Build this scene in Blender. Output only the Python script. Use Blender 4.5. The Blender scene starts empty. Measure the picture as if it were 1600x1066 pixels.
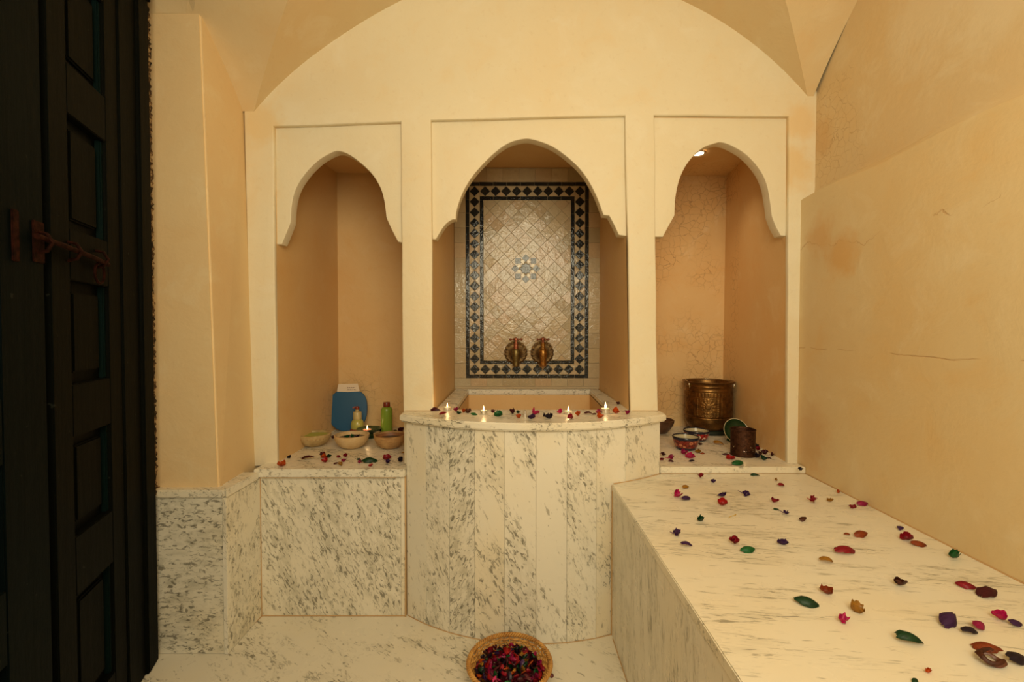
import bpy, bmesh, math, random
from mathutils import Vector, Matrix, Euler
C = bpy.context.scene.collection
SC = bpy.context.scene
R = random.Random(7)
PI = math.pi

# ------------------------------------------------------------------ camera
cam_d = bpy.data.cameras.new('camera'); cam_d.lens = 16; cam_d.sensor_width = 36
cam_d.clip_start = 0.01
cam = bpy.data.objects.new('camera', cam_d); C.objects.link(cam)
cam.location = (0, 0, 1.5); cam.rotation_euler = (math.radians(90 - 1.21), 0, 0)
SC.camera = cam
# ------------------------------------------------------------------ world, light, exposure
W = bpy.data.worlds.new('world'); SC.world = W; W.use_nodes = True
W.node_tree.nodes['Background'].inputs[0].default_value = (1.0, 0.78, 0.5, 1)
W.node_tree.nodes['Background'].inputs[1].default_value = 0.03
def area(name, loc, target, sx, sy, power, col):
    l = bpy.data.lights.new(name, 'AREA'); l.shape = 'RECTANGLE'; l.size = sx; l.size_y = sy
    l.energy = power; l.color = col
    o = bpy.data.objects.new(name, l); C.objects.link(o); o.location = loc
    o.rotation_euler = (Vector(target) - Vector(loc)).to_track_quat('-Z', 'Y').to_euler()
    return o
LCOL = (1.0, 0.88, 0.61)
area('rear_soft_light', (0.2, -0.60, 2.42), (0.2, 3.0, 2.0), 1.36, 1.46, 57, LCOL)  # added area light for an unseen warm source behind the viewer
SC.view_settings.view_transform = 'Standard'
SC.view_settings.look = 'None'
SC.view_settings.gamma = 1.0
SC.view_settings.use_curve_mapping = False
SC.view_settings.exposure = 0.03

# ------------------------------------------------------------------ measuring: sight lines of the photograph met with real planes
_th = math.radians(1.21); _f = 1600 * 16 / 36; _c, _s = math.cos(_th), math.sin(_th)
def _ray(px, py):
    u = -(py - 533); return Vector((px - 800, _f * _c + u * _s, -_f * _s + u * _c))
def at_y(px, py, y):
    r = _ray(px, py); k = y / r.y; return Vector((r.x * k, y, 1.5 + r.z * k))
def at_z(px, py, z):
    r = _ray(px, py); k = (z - 1.5) / r.z; return Vector((r.x * k, r.y * k, z))

# ------------------------------------------------------------------ materials
def new_mat(name):
    m = bpy.data.materials.new(name); m.use_nodes = True
    nt = m.node_tree; return m, nt, nt.nodes['Principled BSDF']
class G:
    """tiny node-graph writer"""
    def __init__(s, nt): s.nt = nt
    def n(s, t, **kw):
        x = s.nt.nodes.new(t)
        for k, v in kw.items():
            if k == 'inp':
                for a, b in v.items():
                    if hasattr(b, 'is_linked') or isinstance(b, bpy.types.NodeSocket): s.nt.links.new(b, x.inputs[a])
                    else: x.inputs[a].default_value = b
            else: setattr(x, k, v)
        return x
    def math(s, op, a, b=0.0, clamp=False):
        x = s.nt.nodes.new('ShaderNodeMath'); x.operation = op; x.use_clamp = clamp
        for i, v in enumerate((a, b)):
            if isinstance(v, bpy.types.NodeSocket): s.nt.links.new(v, x.inputs[i])
            else: x.inputs[i].default_value = v
        return x.outputs[0]
    def ramp(s, fac, stops, interp='LINEAR'):
        x = s.nt.nodes.new('ShaderNodeValToRGB'); s.nt.links.new(fac, x.inputs[0])
        x.color_ramp.interpolation = interp
        e = x.color_ramp.elements
        while len(e) > 1: e.remove(e[-1])
        e[0].position = stops[0][0]; e[0].color = (*stops[0][1], 1)
        for p, c in stops[1:]:
            q = e.new(p); q.color = (*c, 1)
        return x.outputs[0]
    def mix(s, fac, a, b, mode='MIX'):
        x = s.nt.nodes.new('ShaderNodeMix'); x.data_type = 'RGBA'; x.blend_type = mode
        for i, v in ((0, fac), (6, a), (7, b)):
            if isinstance(v, bpy.types.NodeSocket): s.nt.links.new(v, x.inputs[i])
            elif i == 0: x.inputs[0].default_value = v
            else: x.inputs[i].default_value = (*v, 1)
        return x.outputs[2]
    def noise(s, vec, scale, detail=3, rough=0.5, dist=0):
        return s.n('ShaderNodeTexNoise', inp={'Vector': vec, 'Scale': scale, 'Detail': detail, 'Roughness': rough, 'Distortion': dist}).outputs[0]
    def mapr(s, v, a, b, c=0.0, d=1.0):
        x = s.n('ShaderNodeMapRange', inp={0: v, 1: a, 2: b, 3: c, 4: d}); return x.outputs[0]
    def bump(s, h, strength, dist=0.01, normal=None):
        i = {'Strength': strength, 'Distance': dist, 'Height': h}
        if normal is not None: i['Normal'] = normal
        return s.n('ShaderNodeBump', inp=i).outputs[0]

def flat(name, col, rough=0.5, metal=0.0, **kw):
    m, nt, b = new_mat(name)
    b.inputs['Base Color'].default_value = (*col, 1); b.inputs['Roughness'].default_value = rough
    b.inputs['Metallic'].default_value = metal
    for k, v in kw.items(): b.inputs[k].default_value = v
    return m

def plaster(name, base=(0.76, 0.69, 0.52), warm=(0.76, 0.61, 0.38), pale=(0.80, 0.75, 0.61), crack=0.0, crack_scale=16, band=None, warm_amt=0.5, sheen=0.5, patch=None, stains=()):
    m, nt, b = new_mat(name); g = G(nt)
    co = g.n('ShaderNodeTexCoord').outputs['Object']
    n1 = g.noise(co, 1.3, 4, 0.6); n2 = g.noise(co, 5.5, 5, 0.65, 0.6); n3 = g.noise(co, 38, 3, 0.6)
    c = g.mix(g.mapr(n1, 0.42, 0.72, 0, warm_amt), base, warm)
    c = g.mix(g.mapr(n2, 0.55, 0.75, 0, 0.55), c, pale)
    c = g.mix(g.mapr(n2, 0.46, 0.30, 0, 0.35), c, warm)
    c = g.mix(g.mapr(n3, 0.6, 0.75, 0, 0.12), c, (0.5, 0.33, 0.15))
    h = g.math('ADD', g.math('MULTIPLY', n2, 0.7), g.math('MULTIPLY', n3, 0.25))
    sp = g.n('ShaderNodeSeparateXYZ', inp={0: co})
    if crack:
        wob = g.n('ShaderNodeTexNoise', inp={'Vector': co, 'Scale': 9.0, 'Detail': 3}).outputs[1]
        v = g.n('ShaderNodeVectorMath', operation='SCALE', inp={0: wob, 'Scale': 0.09}).outputs[0]
        v = g.n('ShaderNodeVectorMath', operation='ADD', inp={0: co, 1: v}).outputs[0]
        vo = g.n('ShaderNodeTexVoronoi', feature='DISTANCE_TO_EDGE', inp={'Vector': v, 'Scale': crack_scale}).outputs['Distance']
        line = g.mapr(vo, 0.0, 0.04, 1, 0)
        msk = g.mapr(g.noise(co, 2.6, 2), 0.42, 0.56)
        if patch:      # ('x'|'y'|'z', lo, hi, fade): cracks only inside these world ranges
            for ax, lo, hi, fd in patch:
                s_ = sp.outputs['XYZ'.index(ax.upper())]
                msk = g.math('MULTIPLY', msk, g.math('MULTIPLY', g.mapr(s_, lo - fd, lo), g.mapr(s_, hi + fd, hi)))
        line = g.math('MULTIPLY', line, msk)
        c = g.mix(g.math('MULTIPLY', line, crack), c, (0.34, 0.17, 0.07))
        h = g.math('SUBTRACT', h, g.math('MULTIPLY', line, 0.6))
    if band is not None:   # long hairline cracks along the wall at given heights
        for z0, amp, w in band:
            wv = g.math('MULTIPLY', g.math('SUBTRACT', g.noise(co, 3.2, 5, 0.6), 0.5), amp)
            d = g.math('ABSOLUTE', g.math('SUBTRACT', g.math('SUBTRACT', sp.outputs[2], z0), wv))
            ln = g.math('MULTIPLY', g.mapr(d, 0, w, 1, 0), g.mapr(g.noise(co, 7, 2), 0.44, 0.54))
            c = g.mix(g.math('MULTIPLY', ln, 0.6), c, (0.42, 0.2, 0.07))
            h = g.math('SUBTRACT', h, g.math('MULTIPLY', ln, 0.5))
    for (sx_, sy_, sz_), rad, sc_ in stains:
        d = g.n('ShaderNodeVectorMath', operation='DISTANCE', inp={0: co, 1: (sx_, sy_, sz_)}).outputs['Value']
        d = g.math('ADD', d, g.math('MULTIPLY', g.math('SUBTRACT', g.noise(co, 11, 4, 0.6), 0.5), rad * 1.3))
        c = g.mix(g.mapr(d, rad, rad * 0.4, 0, 0.55), c, sc_)
    nt.links.new(c, b.inputs['Base Color'])
    nt.links.new(g.mapr(n2, 0.3, 0.7, sheen - 0.06, sheen + 0.1), b.inputs['Roughness'])
    nt.links.new(g.bump(h, 0.28, 0.012), b.inputs['Normal'])
    b.inputs['Specular IOR Level'].default_value = 0.35
    return m

def marble(name, rot=(0, 0, 0), dens=0.5, base=(0.80, 0.765, 0.66), scale=1.0, stretch=(70, 70, 17), warm=0.4, dark=(0.13, 0.12, 0.085)):
    m, nt, b = new_mat(name); g = G(nt)
    co = g.n('ShaderNodeTexCoord').outputs['Object']
    rnd = g.n('ShaderNodeObjectInfo').outputs['Random']
    off = g.n('ShaderNodeCombineXYZ', inp={0: g.math('MULTIPLY', rnd, 13.0), 1: g.math('MULTIPLY', rnd, 7.0), 2: g.math('MULTIPLY', rnd, 29.0)}).outputs[0]
    cv = g.n('ShaderNodeVectorMath', operation='ADD', inp={0: co, 1: off}).outputs[0]
    rt = g.n('ShaderNodeVectorRotate', rotation_type='EULER_XYZ', inp={'Vector': cv, 'Rotation': rot}).outputs[0]
    st = g.n('ShaderNodeVectorMath', operation='MULTIPLY', inp={0: rt, 1: tuple(x * scale * 1.35 for x in stretch)}).outputs[0]
    st2 = g.n('ShaderNodeVectorMath', operation='MULTIPLY', inp={0: rt, 1: tuple(x * scale * 0.13 for x in stretch)}).outputs[0]
    a = g.noise(st, 1.0, 3, 0.62, 0.7)          # dashes
    cl = g.noise(st2, 0.9, 4, 0.62, 0.9)          # clusters, same grain
    big = g.noise(cv, 1.7, 2)
    cc = g.math('ADD', g.math('MULTIPLY', cl, 0.7), g.math('MULTIPLY', big, 0.3))
    thr = 0.60 - 0.17 * dens
    mask = g.mapr(cc, thr - 0.03, thr + 0.06)
    dash = g.math('MULTIPLY', g.mapr(a, 0.535, 0.615), mask)
    sparse = g.mapr(g.noise(st, 0.8, 2, 0.5, 0.3), 0.68, 0.74)
    dash = g.math('MAXIMUM', dash, g.math('MULTIPLY', sparse, 0.7))
    gray = g.math('MULTIPLY', g.mapr(cc, thr, thr + 0.12), g.mapr(g.noise(st, 0.35, 3, 0.6, 0.8), 0.38, 0.62))
    c = g.mix(g.mapr(g.noise(cv, 2.2, 3), 0.45, 0.7, 0, warm), base, (0.80, 0.69, 0.47))
    c = g.mix(g.math('MULTIPLY', gray, 0.28 + 0.22 * dens), c, (0.37, 0.35, 0.26))
    c = g.mix(g.math('MULTIPLY', dash, 0.78), c, dark)
    nt.links.new(c, b.inputs['Base Color'])
    nt.links.new(g.mapr(g.noise(cv, 14, 3), 0.3, 0.7, 0.24, 0.40), b.inputs['Roughness'])
    nt.links.new(g.bump(g.noise(cv, 9, 2), 0.08, 0.01), b.inputs['Normal'])
    return m

M = {}
M['plaster'] = plaster('cream_tadelakt', stains=[((1.50, 2.46, 2.38), 0.16, (0.72, 0.48, 0.19)), ((1.54, 2.46, 2.62), 0.12, (0.74, 0.50, 0.22)), ((-1.35, 2.46, 2.62), 0.15, (0.74, 0.54, 0.26))])
M['plaster_arch'] = plaster('pale_tadelakt', warm_amt=0.3)
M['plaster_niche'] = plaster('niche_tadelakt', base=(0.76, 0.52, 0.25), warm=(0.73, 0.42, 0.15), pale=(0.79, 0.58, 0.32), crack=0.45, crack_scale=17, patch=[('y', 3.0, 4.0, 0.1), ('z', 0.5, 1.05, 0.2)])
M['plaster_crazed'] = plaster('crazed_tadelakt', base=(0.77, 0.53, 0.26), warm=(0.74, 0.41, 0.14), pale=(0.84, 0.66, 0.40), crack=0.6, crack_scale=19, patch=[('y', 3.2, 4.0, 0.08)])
M['plaster_right'] = plaster('ochre_tadelakt', base=(0.70, 0.56, 0.33), warm=(0.70, 0.47, 0.20), pale=(0.76, 0.65, 0.44), band=[(1.41, 0.05, 0.0035), (1.93, 0.30, 0.003)], warm_amt=0.6, sheen=0.42, stains=[((1.53, 2.14, 1.86), 0.13, (0.66, 0.36, 0.10)), ((1.54, 2.3, 1.98), 0.12, (0.64, 0.36, 0.12)), ((1.55, 2.38, 0.95), 0.22, (0.60, 0.36, 0.16))])
M['plaster_upper'] = plaster('crackled_ochre_tadelakt', base=(0.68, 0.54, 0.33), warm=(0.68, 0.46, 0.21), pale=(0.76, 0.66, 0.47), crack=0.35, crack_scale=22, patch=[('y', 2.18, 2.6, 0.12), ('z', 2.2, 2.75, 0.15)], warm_amt=0.5, stains=[((1.58, 1.75, 2.75), 0.28, (0.74, 0.64, 0.46)), ((1.58, 1.5, 2.6), 0.2, (0.74, 0.64, 0.46)), ((1.61, 2.4, 2.5), 0.12, (0.62, 0.38, 0.16))])
M['plaster_vault'] = plaster('vault_tadelakt', base=(0.70, 0.56, 0.34), warm=(0.69, 0.47, 0.23), pale=(0.76, 0.65, 0.45))
M['plaster_left'] = plaster('left_tadelakt', base=(0.76, 0.58, 0.33), warm=(0.74, 0.50, 0.25), pale=(0.80, 0.67, 0.43))
def mortar_mat():
    m, nt, b = new_mat('crumbling_mortar'); g = G(nt); co = g.n('ShaderNodeTexCoord').outputs['Object']
    n = g.noise(co, 34, 4, 0.7)
    nt.links.new(g.ramp(n, [(0.42, (0.02, 0.014, 0.008)), (0.52, (0.16, 0.09, 0.04)), (0.60, (0.52, 0.38, 0.20)), (0.7, (0.62, 0.5, 0.3))]), b.inputs['Base Color'])
    b.inputs['Roughness'].default_value = 0.9; nt.links.new(g.bump(n, 0.6, 0.01), b.inputs['Normal']); return m
M['mortar'] = mortar_mat()
M['grout'] = flat('rusty_grout', (0.52, 0.33, 0.15), 0.8)
M['grout_dark'] = flat('tile_grout', (0.48, 0.38, 0.24), 0.7)
M['marble_floor'] = marble('floor_marble', rot=(0, 0, 0.7), dens=0.5, stretch=(20, 50, 50), base=(0.78, 0.74, 0.63))
M['marble_bench'] = marble('bench_marble', rot=(0, 0, 0.12), dens=0.5, stretch=(13, 85, 85), base=(0.80, 0.765, 0.65), dark=(0.24, 0.22, 0.16))
M['marble_side'] = marble('bench_side_marble', rot=(0.12, 0, 0), dens=0.7, stretch=(70, 80, 15), dark=(0.26, 0.24, 0.18))
M['marble_heavy'] = marble('speckled_marble', rot=(0, 0.42, 0), dens=1.0, stretch=(62, 62, 22), warm=0.3)
M['marble_heavy2'] = marble('dark_speckled_marble', rot=(0, -0.5, 0), dens=1.15, stretch=(60, 60, 24), warm=0.15)
M['marble_pillar'] = marble('grey_speckled_marble', rot=(0, 0.0, 0), dens=1.0, stretch=(24, 50, 50), warm=0.5, base=(0.80, 0.76, 0.64))
M['marble_light'] = marble('pale_marble', rot=(0, 0.35, 0), dens=0.5, stretch=(55, 55, 22), warm=0.6)
M['marble_mid'] = marble('veined_marble', rot=(0, 0.5, 0), dens=0.8, stretch=(50, 50, 20), warm=0.4)
M['marble_slab'] = marble('slab_marble', rot=(0, 0, 0.5), dens=0.6, stretch=(25, 55, 50), warm=0.55)

def tile_mat(name, cols, rough=(0.05, 0.12), bump=0.30, speck=None):
    m, nt, b = new_mat(name); g = G(nt)
    rnd = g.n('ShaderNodeObjectInfo').outputs['Random']
    co = g.n('ShaderNodeTexCoord').outputs['Object']
    off = g.n('ShaderNodeVectorMath', operation='ADD', inp={0: co, 1: g.n('ShaderNodeCombineXYZ', inp={0: g.math('MULTIPLY', rnd, 37.0), 1: rnd}).outputs[0]}).outputs[0]
    k = len(cols)
    c = g.ramp(rnd, [(i / max(1, k - 1), cols[i]) for i in range(k)])
    n = g.noise(off, 30, 3, 0.6); n2 = g.noise(off, 120, 2)
    c = g.mix(g.mapr(n, 0.45, 0.75, 0, 0.35), c, speck or tuple(x * 0.75 for x in cols[0]))
    nt.links.new(c, b.inputs['Base Color'])
    nt.links.new(g.mapr(n2, 0.3, 0.7, rough[0], rough[1]), b.inputs['Roughness'])
    nt.links.new(g.bump(g.math('ADD', n, g.math('MULTIPLY', n2, 0.2)), bump, 0.01), b.inputs['Normal'])
    return m
M['tile_cream'] = tile_mat('cream_glaze', [(0.50, 0.40, 0.25), (0.57, 0.47, 0.31), (0.45, 0.38, 0.25), (0.54, 0.40, 0.25), (0.43, 0.36, 0.23)])
M['tile_pale'] = tile_mat('pale_glaze', [(0.72, 0.66, 0.48), (0.80, 0.72, 0.55)])
M['tile_black'] = tile_mat('black_glaze', [(0.010, 0.012, 0.014), (0.018, 0.022, 0.022), (0.010, 0.016, 0.022)], speck=(0.03, 0.03, 0.028), bump=0.35)
M['tile_teal'] = tile_mat('grey_teal_glaze', [(0.03, 0.034, 0.027), (0.05, 0.05, 0.038), (0.042, 0.034, 0.03)], speck=(0.08, 0.075, 0.055))

def metal_mat(name, col, dark, rough=0.35, sc=25):
    m, nt, b = new_mat(name); g = G(nt)
    co = g.n('ShaderNodeTexCoord').outputs['Object']
    n = g.noise(co, sc, 5, 0.65)
    nt.links.new(g.mix(g.mapr(n, 0.35, 0.65), dark, col), b.inputs['Base Color'])
    b.inputs['Metallic'].default_value = 0.92
    nt.links.new(g.mapr(n, 0.3, 0.7, rough + 0.12, rough - 0.05), b.inputs['Roughness'])
    nt.links.new(g.bump(n, 0.15, 0.003), b.inputs['Normal'])
    return m
M['brass_pot'] = metal_mat('antique_brass', (0.27, 0.145, 0.045), (0.11, 0.055, 0.018), 0.36)
M['brass_dark'] = metal_mat('tarnished_brass', (0.16, 0.10, 0.04), (0.07, 0.04, 0.02), 0.45, 60)
M['brass_gold'] = metal_mat('worn_golden_brass', (0.50, 0.27, 0.07), (0.28, 0.13, 0.04), 0.3, 60)
M['brass_green'] = metal_mat('greenish_brass', (0.26, 0.21, 0.09), (0.16, 0.11, 0.04), 0.4, 60)
M['copper'] = metal_mat('reddish_copper', (0.42, 0.16, 0.09), (0.28, 0.10, 0.06), 0.35, 60)
M['lantern'] = metal_mat('rusty_pierced_metal', (0.11, 0.05, 0.028), (0.045, 0.02, 0.014), 0.5, 60)
M['rust'] = metal_mat('rusted_iron', (0.045, 0.011, 0.006), (0.014, 0.006, 0.004), 0.75, 50)
M['steel'] = flat('thin_bright_wire', (0.7, 0.62, 0.45), 0.25, 1.0)
M['alu'] = flat('tealight_cup', (0.75, 0.72, 0.66), 0.3, 0.9)
M['wax'] = flat('white_wax', (0.85, 0.8, 0.68), 0.4, **{'Subsurface Weight': 0.3})
M['wax_pink'] = flat('pink_wax', (0.8, 0.3, 0.22), 0.35, **{'Subsurface Weight': 0.3})
M['wick'] = flat('charred_wick', (0.03, 0.02, 0.015), 0.9)
def emit(name, col, s):
    m, nt, b = new_mat(name)
    b.inputs['Base Color'].default_value = (*col, 1)
    b.inputs['Emission Color'].default_value = (*col, 1); b.inputs['Emission Strength'].default_value = s
    return m
M['flame'] = emit('candle_flame', (1.0, 0.72, 0.35), 9)
M['lamp_glow'] = emit('downlight_glow', (1.0, 0.86, 0.6), 6)

def door_paint(name, base, worn, sc=9):
    m, nt, b = new_mat(name); g = G(nt)
    co = g.n('ShaderNodeTexCoord').outputs['Object']
    st = g.n('ShaderNodeVectorMath', operation='MULTIPLY', inp={0: co, 1: (14, 14, 1.3)}).outputs[0]
    n = g.noise(st, 1.5, 5, 0.6); n2 = g.noise(co, sc, 5, 0.7)
    c = g.mix(g.mapr(n, 0.4, 0.7, 0, 0.6), base, tuple(x * 0.55 for x in base))
    c = g.mix(g.mapr(n2, 0.60, 0.72, 0, 0.7), c, worn)
    c = g.mix(g.mapr(g.noise(co, 42, 2), 0.73, 0.77, 0, 0.5), c, (0.03, 0.033, 0.026))
    nt.links.new(c, b.inputs['Base Color']); b.inputs['Roughness'].default_value = 0.6
    b.inputs['Specular IOR Level'].default_value = 0.06
    nt.links.new(g.bump(g.math('ADD', n, n2), 0.3, 0.006), b.inputs['Normal'])
    return m
M['door'] = door_paint('dark_olive_door_paint', (0.0024, 0.0031, 0.0019), (0.006, 0.005, 0.003))
M['door_teal'] = door_paint('dark_teal_door_paint', (0.0010, 0.0036, 0.0038), (0.003, 0.0045, 0.003))
M['door_gap'] = flat('door_gap_painted_shade', (0.001, 0.0014, 0.0012), 0.8)  # near-black colour standing in for the shade between the leaves
M['door_green'] = door_paint('blue_green_moulding_paint', (0.0018, 0.008, 0.0075), (0.003, 0.006, 0.004))

# ------------------------------------------------------------------ object helpers
def link(o, parent=None):
    C.objects.link(o)
    if parent is not None: o.parent = parent
    return o
def wloc(p):
    v = Vector((0, 0, 0))
    while p is not None: v = v + p.location; p = p.parent
    return v
def finish(me, smooth=None):
    if smooth is None: return
    for p in me.polygons: p.use_smooth = True
    if smooth < 179: me.set_sharp_from_angle(angle=math.radians(smooth))
def obj(name, bm, m, parent=None, world=False, smooth=None):
    """one mesh object; world=True: the mesh is written in world coordinates and moved into its parent's frame"""
    if world and parent is not None:
        bmesh.ops.translate(bm, verts=bm.verts, vec=-wloc(parent))
    me = bpy.data.meshes.new(name); bm.to_mesh(me); bm.free()
    if m is not None: me.materials.append(m)
    finish(me, smooth)
    return link(bpy.data.objects.new(name, me), parent)
def based(name, bm, m, base, smooth=None):
    """a single-mesh thing written in world coordinates, origin moved to base"""
    bmesh.ops.translate(bm, verts=bm.verts, vec=-Vector(base))
    o = obj(name, bm, m, None, False, smooth); o.location = base
    return o
def empty(name, loc, parent=None):
    o = bpy.data.objects.new(name, None); o.location = loc; o.empty_display_size = 0.05
    return link(o, parent)
def tag(o, label=None, cat=None, group=None, kind=None):
    if label: o['label'] = label
    if cat: o['category'] = cat
    if group: o['group'] = group
    if kind: o['kind'] = kind
    return o
def copy_tree(o, parent=None):
    c = o.copy(); C.objects.link(c)
    if parent is not None: c.parent = parent
    for ch in list(o.children): copy_tree(ch, c)
    return c
def add_box(bm, lo, hi, bev=0.0):
    x0, y0, z0 = lo; x1, y1, z1 = hi
    vs = [bm.verts.new(p) for p in ((x0, y0, z0), (x1, y0, z0), (x1, y1, z0), (x0, y1, z0), (x0, y0, z1), (x1, y0, z1), (x1, y1, z1), (x0, y1, z1))]
    fs = [bm.faces.new([vs[i] for i in f]) for f in ((0, 3, 2, 1), (4, 5, 6, 7), (0, 1, 5, 4), (1, 2, 6, 5), (2, 3, 7, 6), (3, 0, 4, 7))]
    if bev:
        ed = list({e for f in fs for e in f.edges})
        bmesh.ops.bevel(bm, geom=ed, offset=bev, segments=2, affect='EDGES', clamp_overlap=True)
    return bm
def box(lo, hi, bev=0.0): return add_box(bmesh.new(), lo, hi, bev)
def add_prism(bm, pts, z0, z1, bev=0.0, top=None):
    """pts: plan polygon (x, y) counter-clockwise; top: another polygon for the upper face"""
    top = top or pts
    a = [bm.verts.new((x, y, z0)) for x, y in pts]; b = [bm.verts.new((x, y, z1)) for x, y in top]
    n = len(pts); fs = [bm.faces.new(list(reversed(a))), bm.faces.new(b)]
    for i in range(n): fs.append(bm.faces.new((a[i], a[(i + 1) % n], b[(i + 1) % n], b[i])))
    if bev:
        ed = [e for e in {e for f in fs for e in f.edges}]
        bmesh.ops.bevel(bm, geom=ed, offset=bev, segments=2, affect='EDGES', clamp_overlap=True)
    return bm
def lathe(prof, seg=48, emboss=None, cap_bottom=False, cap_top=False, ang=2 * PI):
    """prof: list of (r, z); gives a uv layer (u round, v up)"""
    bm = bmesh.new(); uvl = bm.loops.layers.uv.new('UVMap'); rows = []
    for r, z in prof:
        row = []
        for i in range(seg):
            a = ang * i / seg; rr = r + (emboss(a, z, r) if emboss else 0)
            row.append(bm.verts.new((rr * math.cos(a), rr * math.sin(a), z)))
        rows.append(row)
    tot = len(prof) - 1
    for j in range(tot):
        for i in range(seg):
            k = (i + 1) % seg
            f = bm.faces.new((rows[j][i], rows[j][k], rows[j + 1][k], rows[j + 1][i]))
            uv = ((i / seg, prof[j][1]), ((i + 1) / seg, prof[j][1]), ((i + 1) / seg, prof[j + 1][1]), (i / seg, prof[j + 1][1]))
            for l, t in zip(f.loops, uv): l[uvl].uv = t
    if cap_bottom: bm.faces.new(list(reversed(rows[0])))
    if cap_top: bm.faces.new(rows[-1])
    return bm
def add_tube(bm, pts, r, seg=8, close=False, rads=None):
    pts = [Vector(p) for p in pts]; rows = []; n = len(pts)
    up = Vector((0, 0, 1)); prev = None
    for i, p in enumerate(pts):
        d = (pts[(i + 1) % n] - pts[i - 1]) if close else (pts[min(i + 1, n - 1)] - pts[max(i - 1, 0)])
        d.normalize()
        if prev is None:
            s = d.cross(up)
            if s.length < 0.05: s = d.cross(Vector((1, 0, 0)))
        else: s = prev - d * prev.dot(d)
        s.normalize(); prev = s; t = d.cross(s)
        rr = rads[i] if rads else r
        rows.append([bm.verts.new(p + (s * math.cos(2 * PI * k / seg) + t * math.sin(2 * PI * k / seg)) * rr) for k in range(seg)])
    for i in range(n if close else n - 1):
        a, b = rows[i], rows[(i + 1) % n]
        for k in range(seg): bm.faces.new((a[k], a[(k + 1) % seg], b[(k + 1) % seg], b[k]))
    if not close:
        bm.faces.new(list(reversed(rows[0]))); bm.faces.new(rows[-1])
    return bm
def add_sphere(bm, c, r, seg=12, sz=1.0):
    bmesh.ops.create_uvsphere(bm, u_segments=seg, v_segments=max(6, seg // 2), radius=r, matrix=Matrix.Translation(c) @ Matrix.Diagonal((1, 1, sz, 1)))
    return bm
def plate(name, outline, holes, y0, y1, bev=0.006):
    """solid plate in the XZ plane between y0 (front) and y1 (back) with holes and rounded front edges"""
    cu = bpy.data.curves.new(name, 'CURVE'); cu.dimensions = '2D'; cu.fill_mode = 'BOTH'
    for poly in [outline] + holes:
        s = cu.splines.new('POLY'); s.points.add(len(poly) - 1); s.use_cyclic_u = True
        for p, (x, z) in zip(s.points, poly): p.co = (x, z, 0, 1)
    th_ = (y1 - y0) / 2
    cu.bevel_depth = bev; cu.bevel_resolution = 3; cu.extrude = th_ - bev; cu.offset = -bev
    o = bpy.data.objects.new(name, cu); C.objects.link(o)
    bpy.context.view_layer.update()
    me = bpy.data.meshes.new_from_object(o.evaluated_get(bpy.context.evaluated_depsgraph_get()))
    bpy.data.objects.remove(o); bpy.data.curves.remove(cu)
    bm = bmesh.new(); bm.from_mesh(me); bpy.data.meshes.remove(me)
    # curve plane XY -> world XZ ; curve +Z -> -Y (front)
    for v in bm.verts: x, z, d = v.co; v.co = (x, (y0 + y1) / 2 - d, z)
    bmesh.ops.remove_doubles(bm, verts=bm.verts, dist=0.0003)
    bmesh.ops.recalc_face_normals(bm, faces=bm.faces)
    return bm
def resample(poly, step, jit=0.0, closed=True):
    out = []; n = len(poly)
    for i in range(n if closed else n - 1):
        a, b = Vector(poly[i]), Vector(poly[(i + 1) % n]); k = max(1, int((b - a).length / step))
        for j in range(k):
            p = a.lerp(b, j / k)
            if j and jit: p += Vector((R.uniform(-jit, jit), R.uniform(-jit, jit)))
            out.append((p.x, p.y))
    if not closed: out.append(tuple(poly[-1]))
    return out
def smooth_curve(pts, n=6):
    """Catmull-Rom through pts"""
    P = [Vector(p) for p in pts]; out = []
    for i in range(len(P) - 1):
        p0 = P[max(i - 1, 0)]; p1 = P[i]; p2 = P[i + 1]; p3 = P[min(i + 2, len(P) - 1)]
        for j in range(n):
            t = j / n
            q = 0.5 * ((2 * p1) + (p2 - p0) * t + (2 * p0 - 5 * p1 + 4 * p2 - p3) * t * t + (3 * p1 - p0 - 3 * p2 + p3) * t ** 3)
            out.append(tuple(q))
    out.append(tuple(P[-1])); return out

# ================================================================== THE SETTING
YW = 2.46                     # plaster wall with the three niches
ZS = 0.785                    # height of the niche shelves
XC, YC, ZC, RV = 0.10, 0.98, 1.48, 1.955
def vA(x): return ZC + math.sqrt(max(0.0, RV * RV - (x - XC) ** 2))
def vB(y): return ZC + math.sqrt(max(0.0, RV * RV - (y - YC) ** 2))

# floor
floor = obj('floor', box((-2.3, -0.62, -0.06), (1.7, 2.6, 0.0)), M['marble_floor']); tag(floor, kind='structure')

# groin vault
bm = bmesh.new(); h = (YW - YC) / 46
vg = {}
def sag(x):
    t = min(1.0, max(0.0, -x / 1.05)); return 0.08 * t * t * (3 - 2 * t)
def ceil_z(x, y):
    return ceil_raw(x, y) - sag(x)
def ceil_raw(x, y):
    if x < -1.44 and y < 2.135 + 1e-6: return max(vB(y), 0) + 0.42 * (-1.44 - x)
    return max(vA(x), vB(y))
for i in range(-70, 48):
    for j in range(-50, 47):
        x = XC + i * h; y = YC + j * h
        vg[i, j] = bm.verts.new((x, y, ceil_z(x, y)))
for i in range(-70, 47):
    for j in range(-50, 46):
        a, b, c_, d = vg[i, j], vg[i + 1, j], vg[i + 1, j + 1], vg[i, j + 1]
        if (i >= 0) == (j >= 0): bm.faces.new((a, c_, b)); bm.faces.new((a, d, c_))
        else: bm.faces.new((a, d, b)); bm.faces.new((b, d, c_))
ceiling = obj('ceiling', bm, M['plaster_vault'], smooth=14); tag(ceiling, kind='structure')

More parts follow.
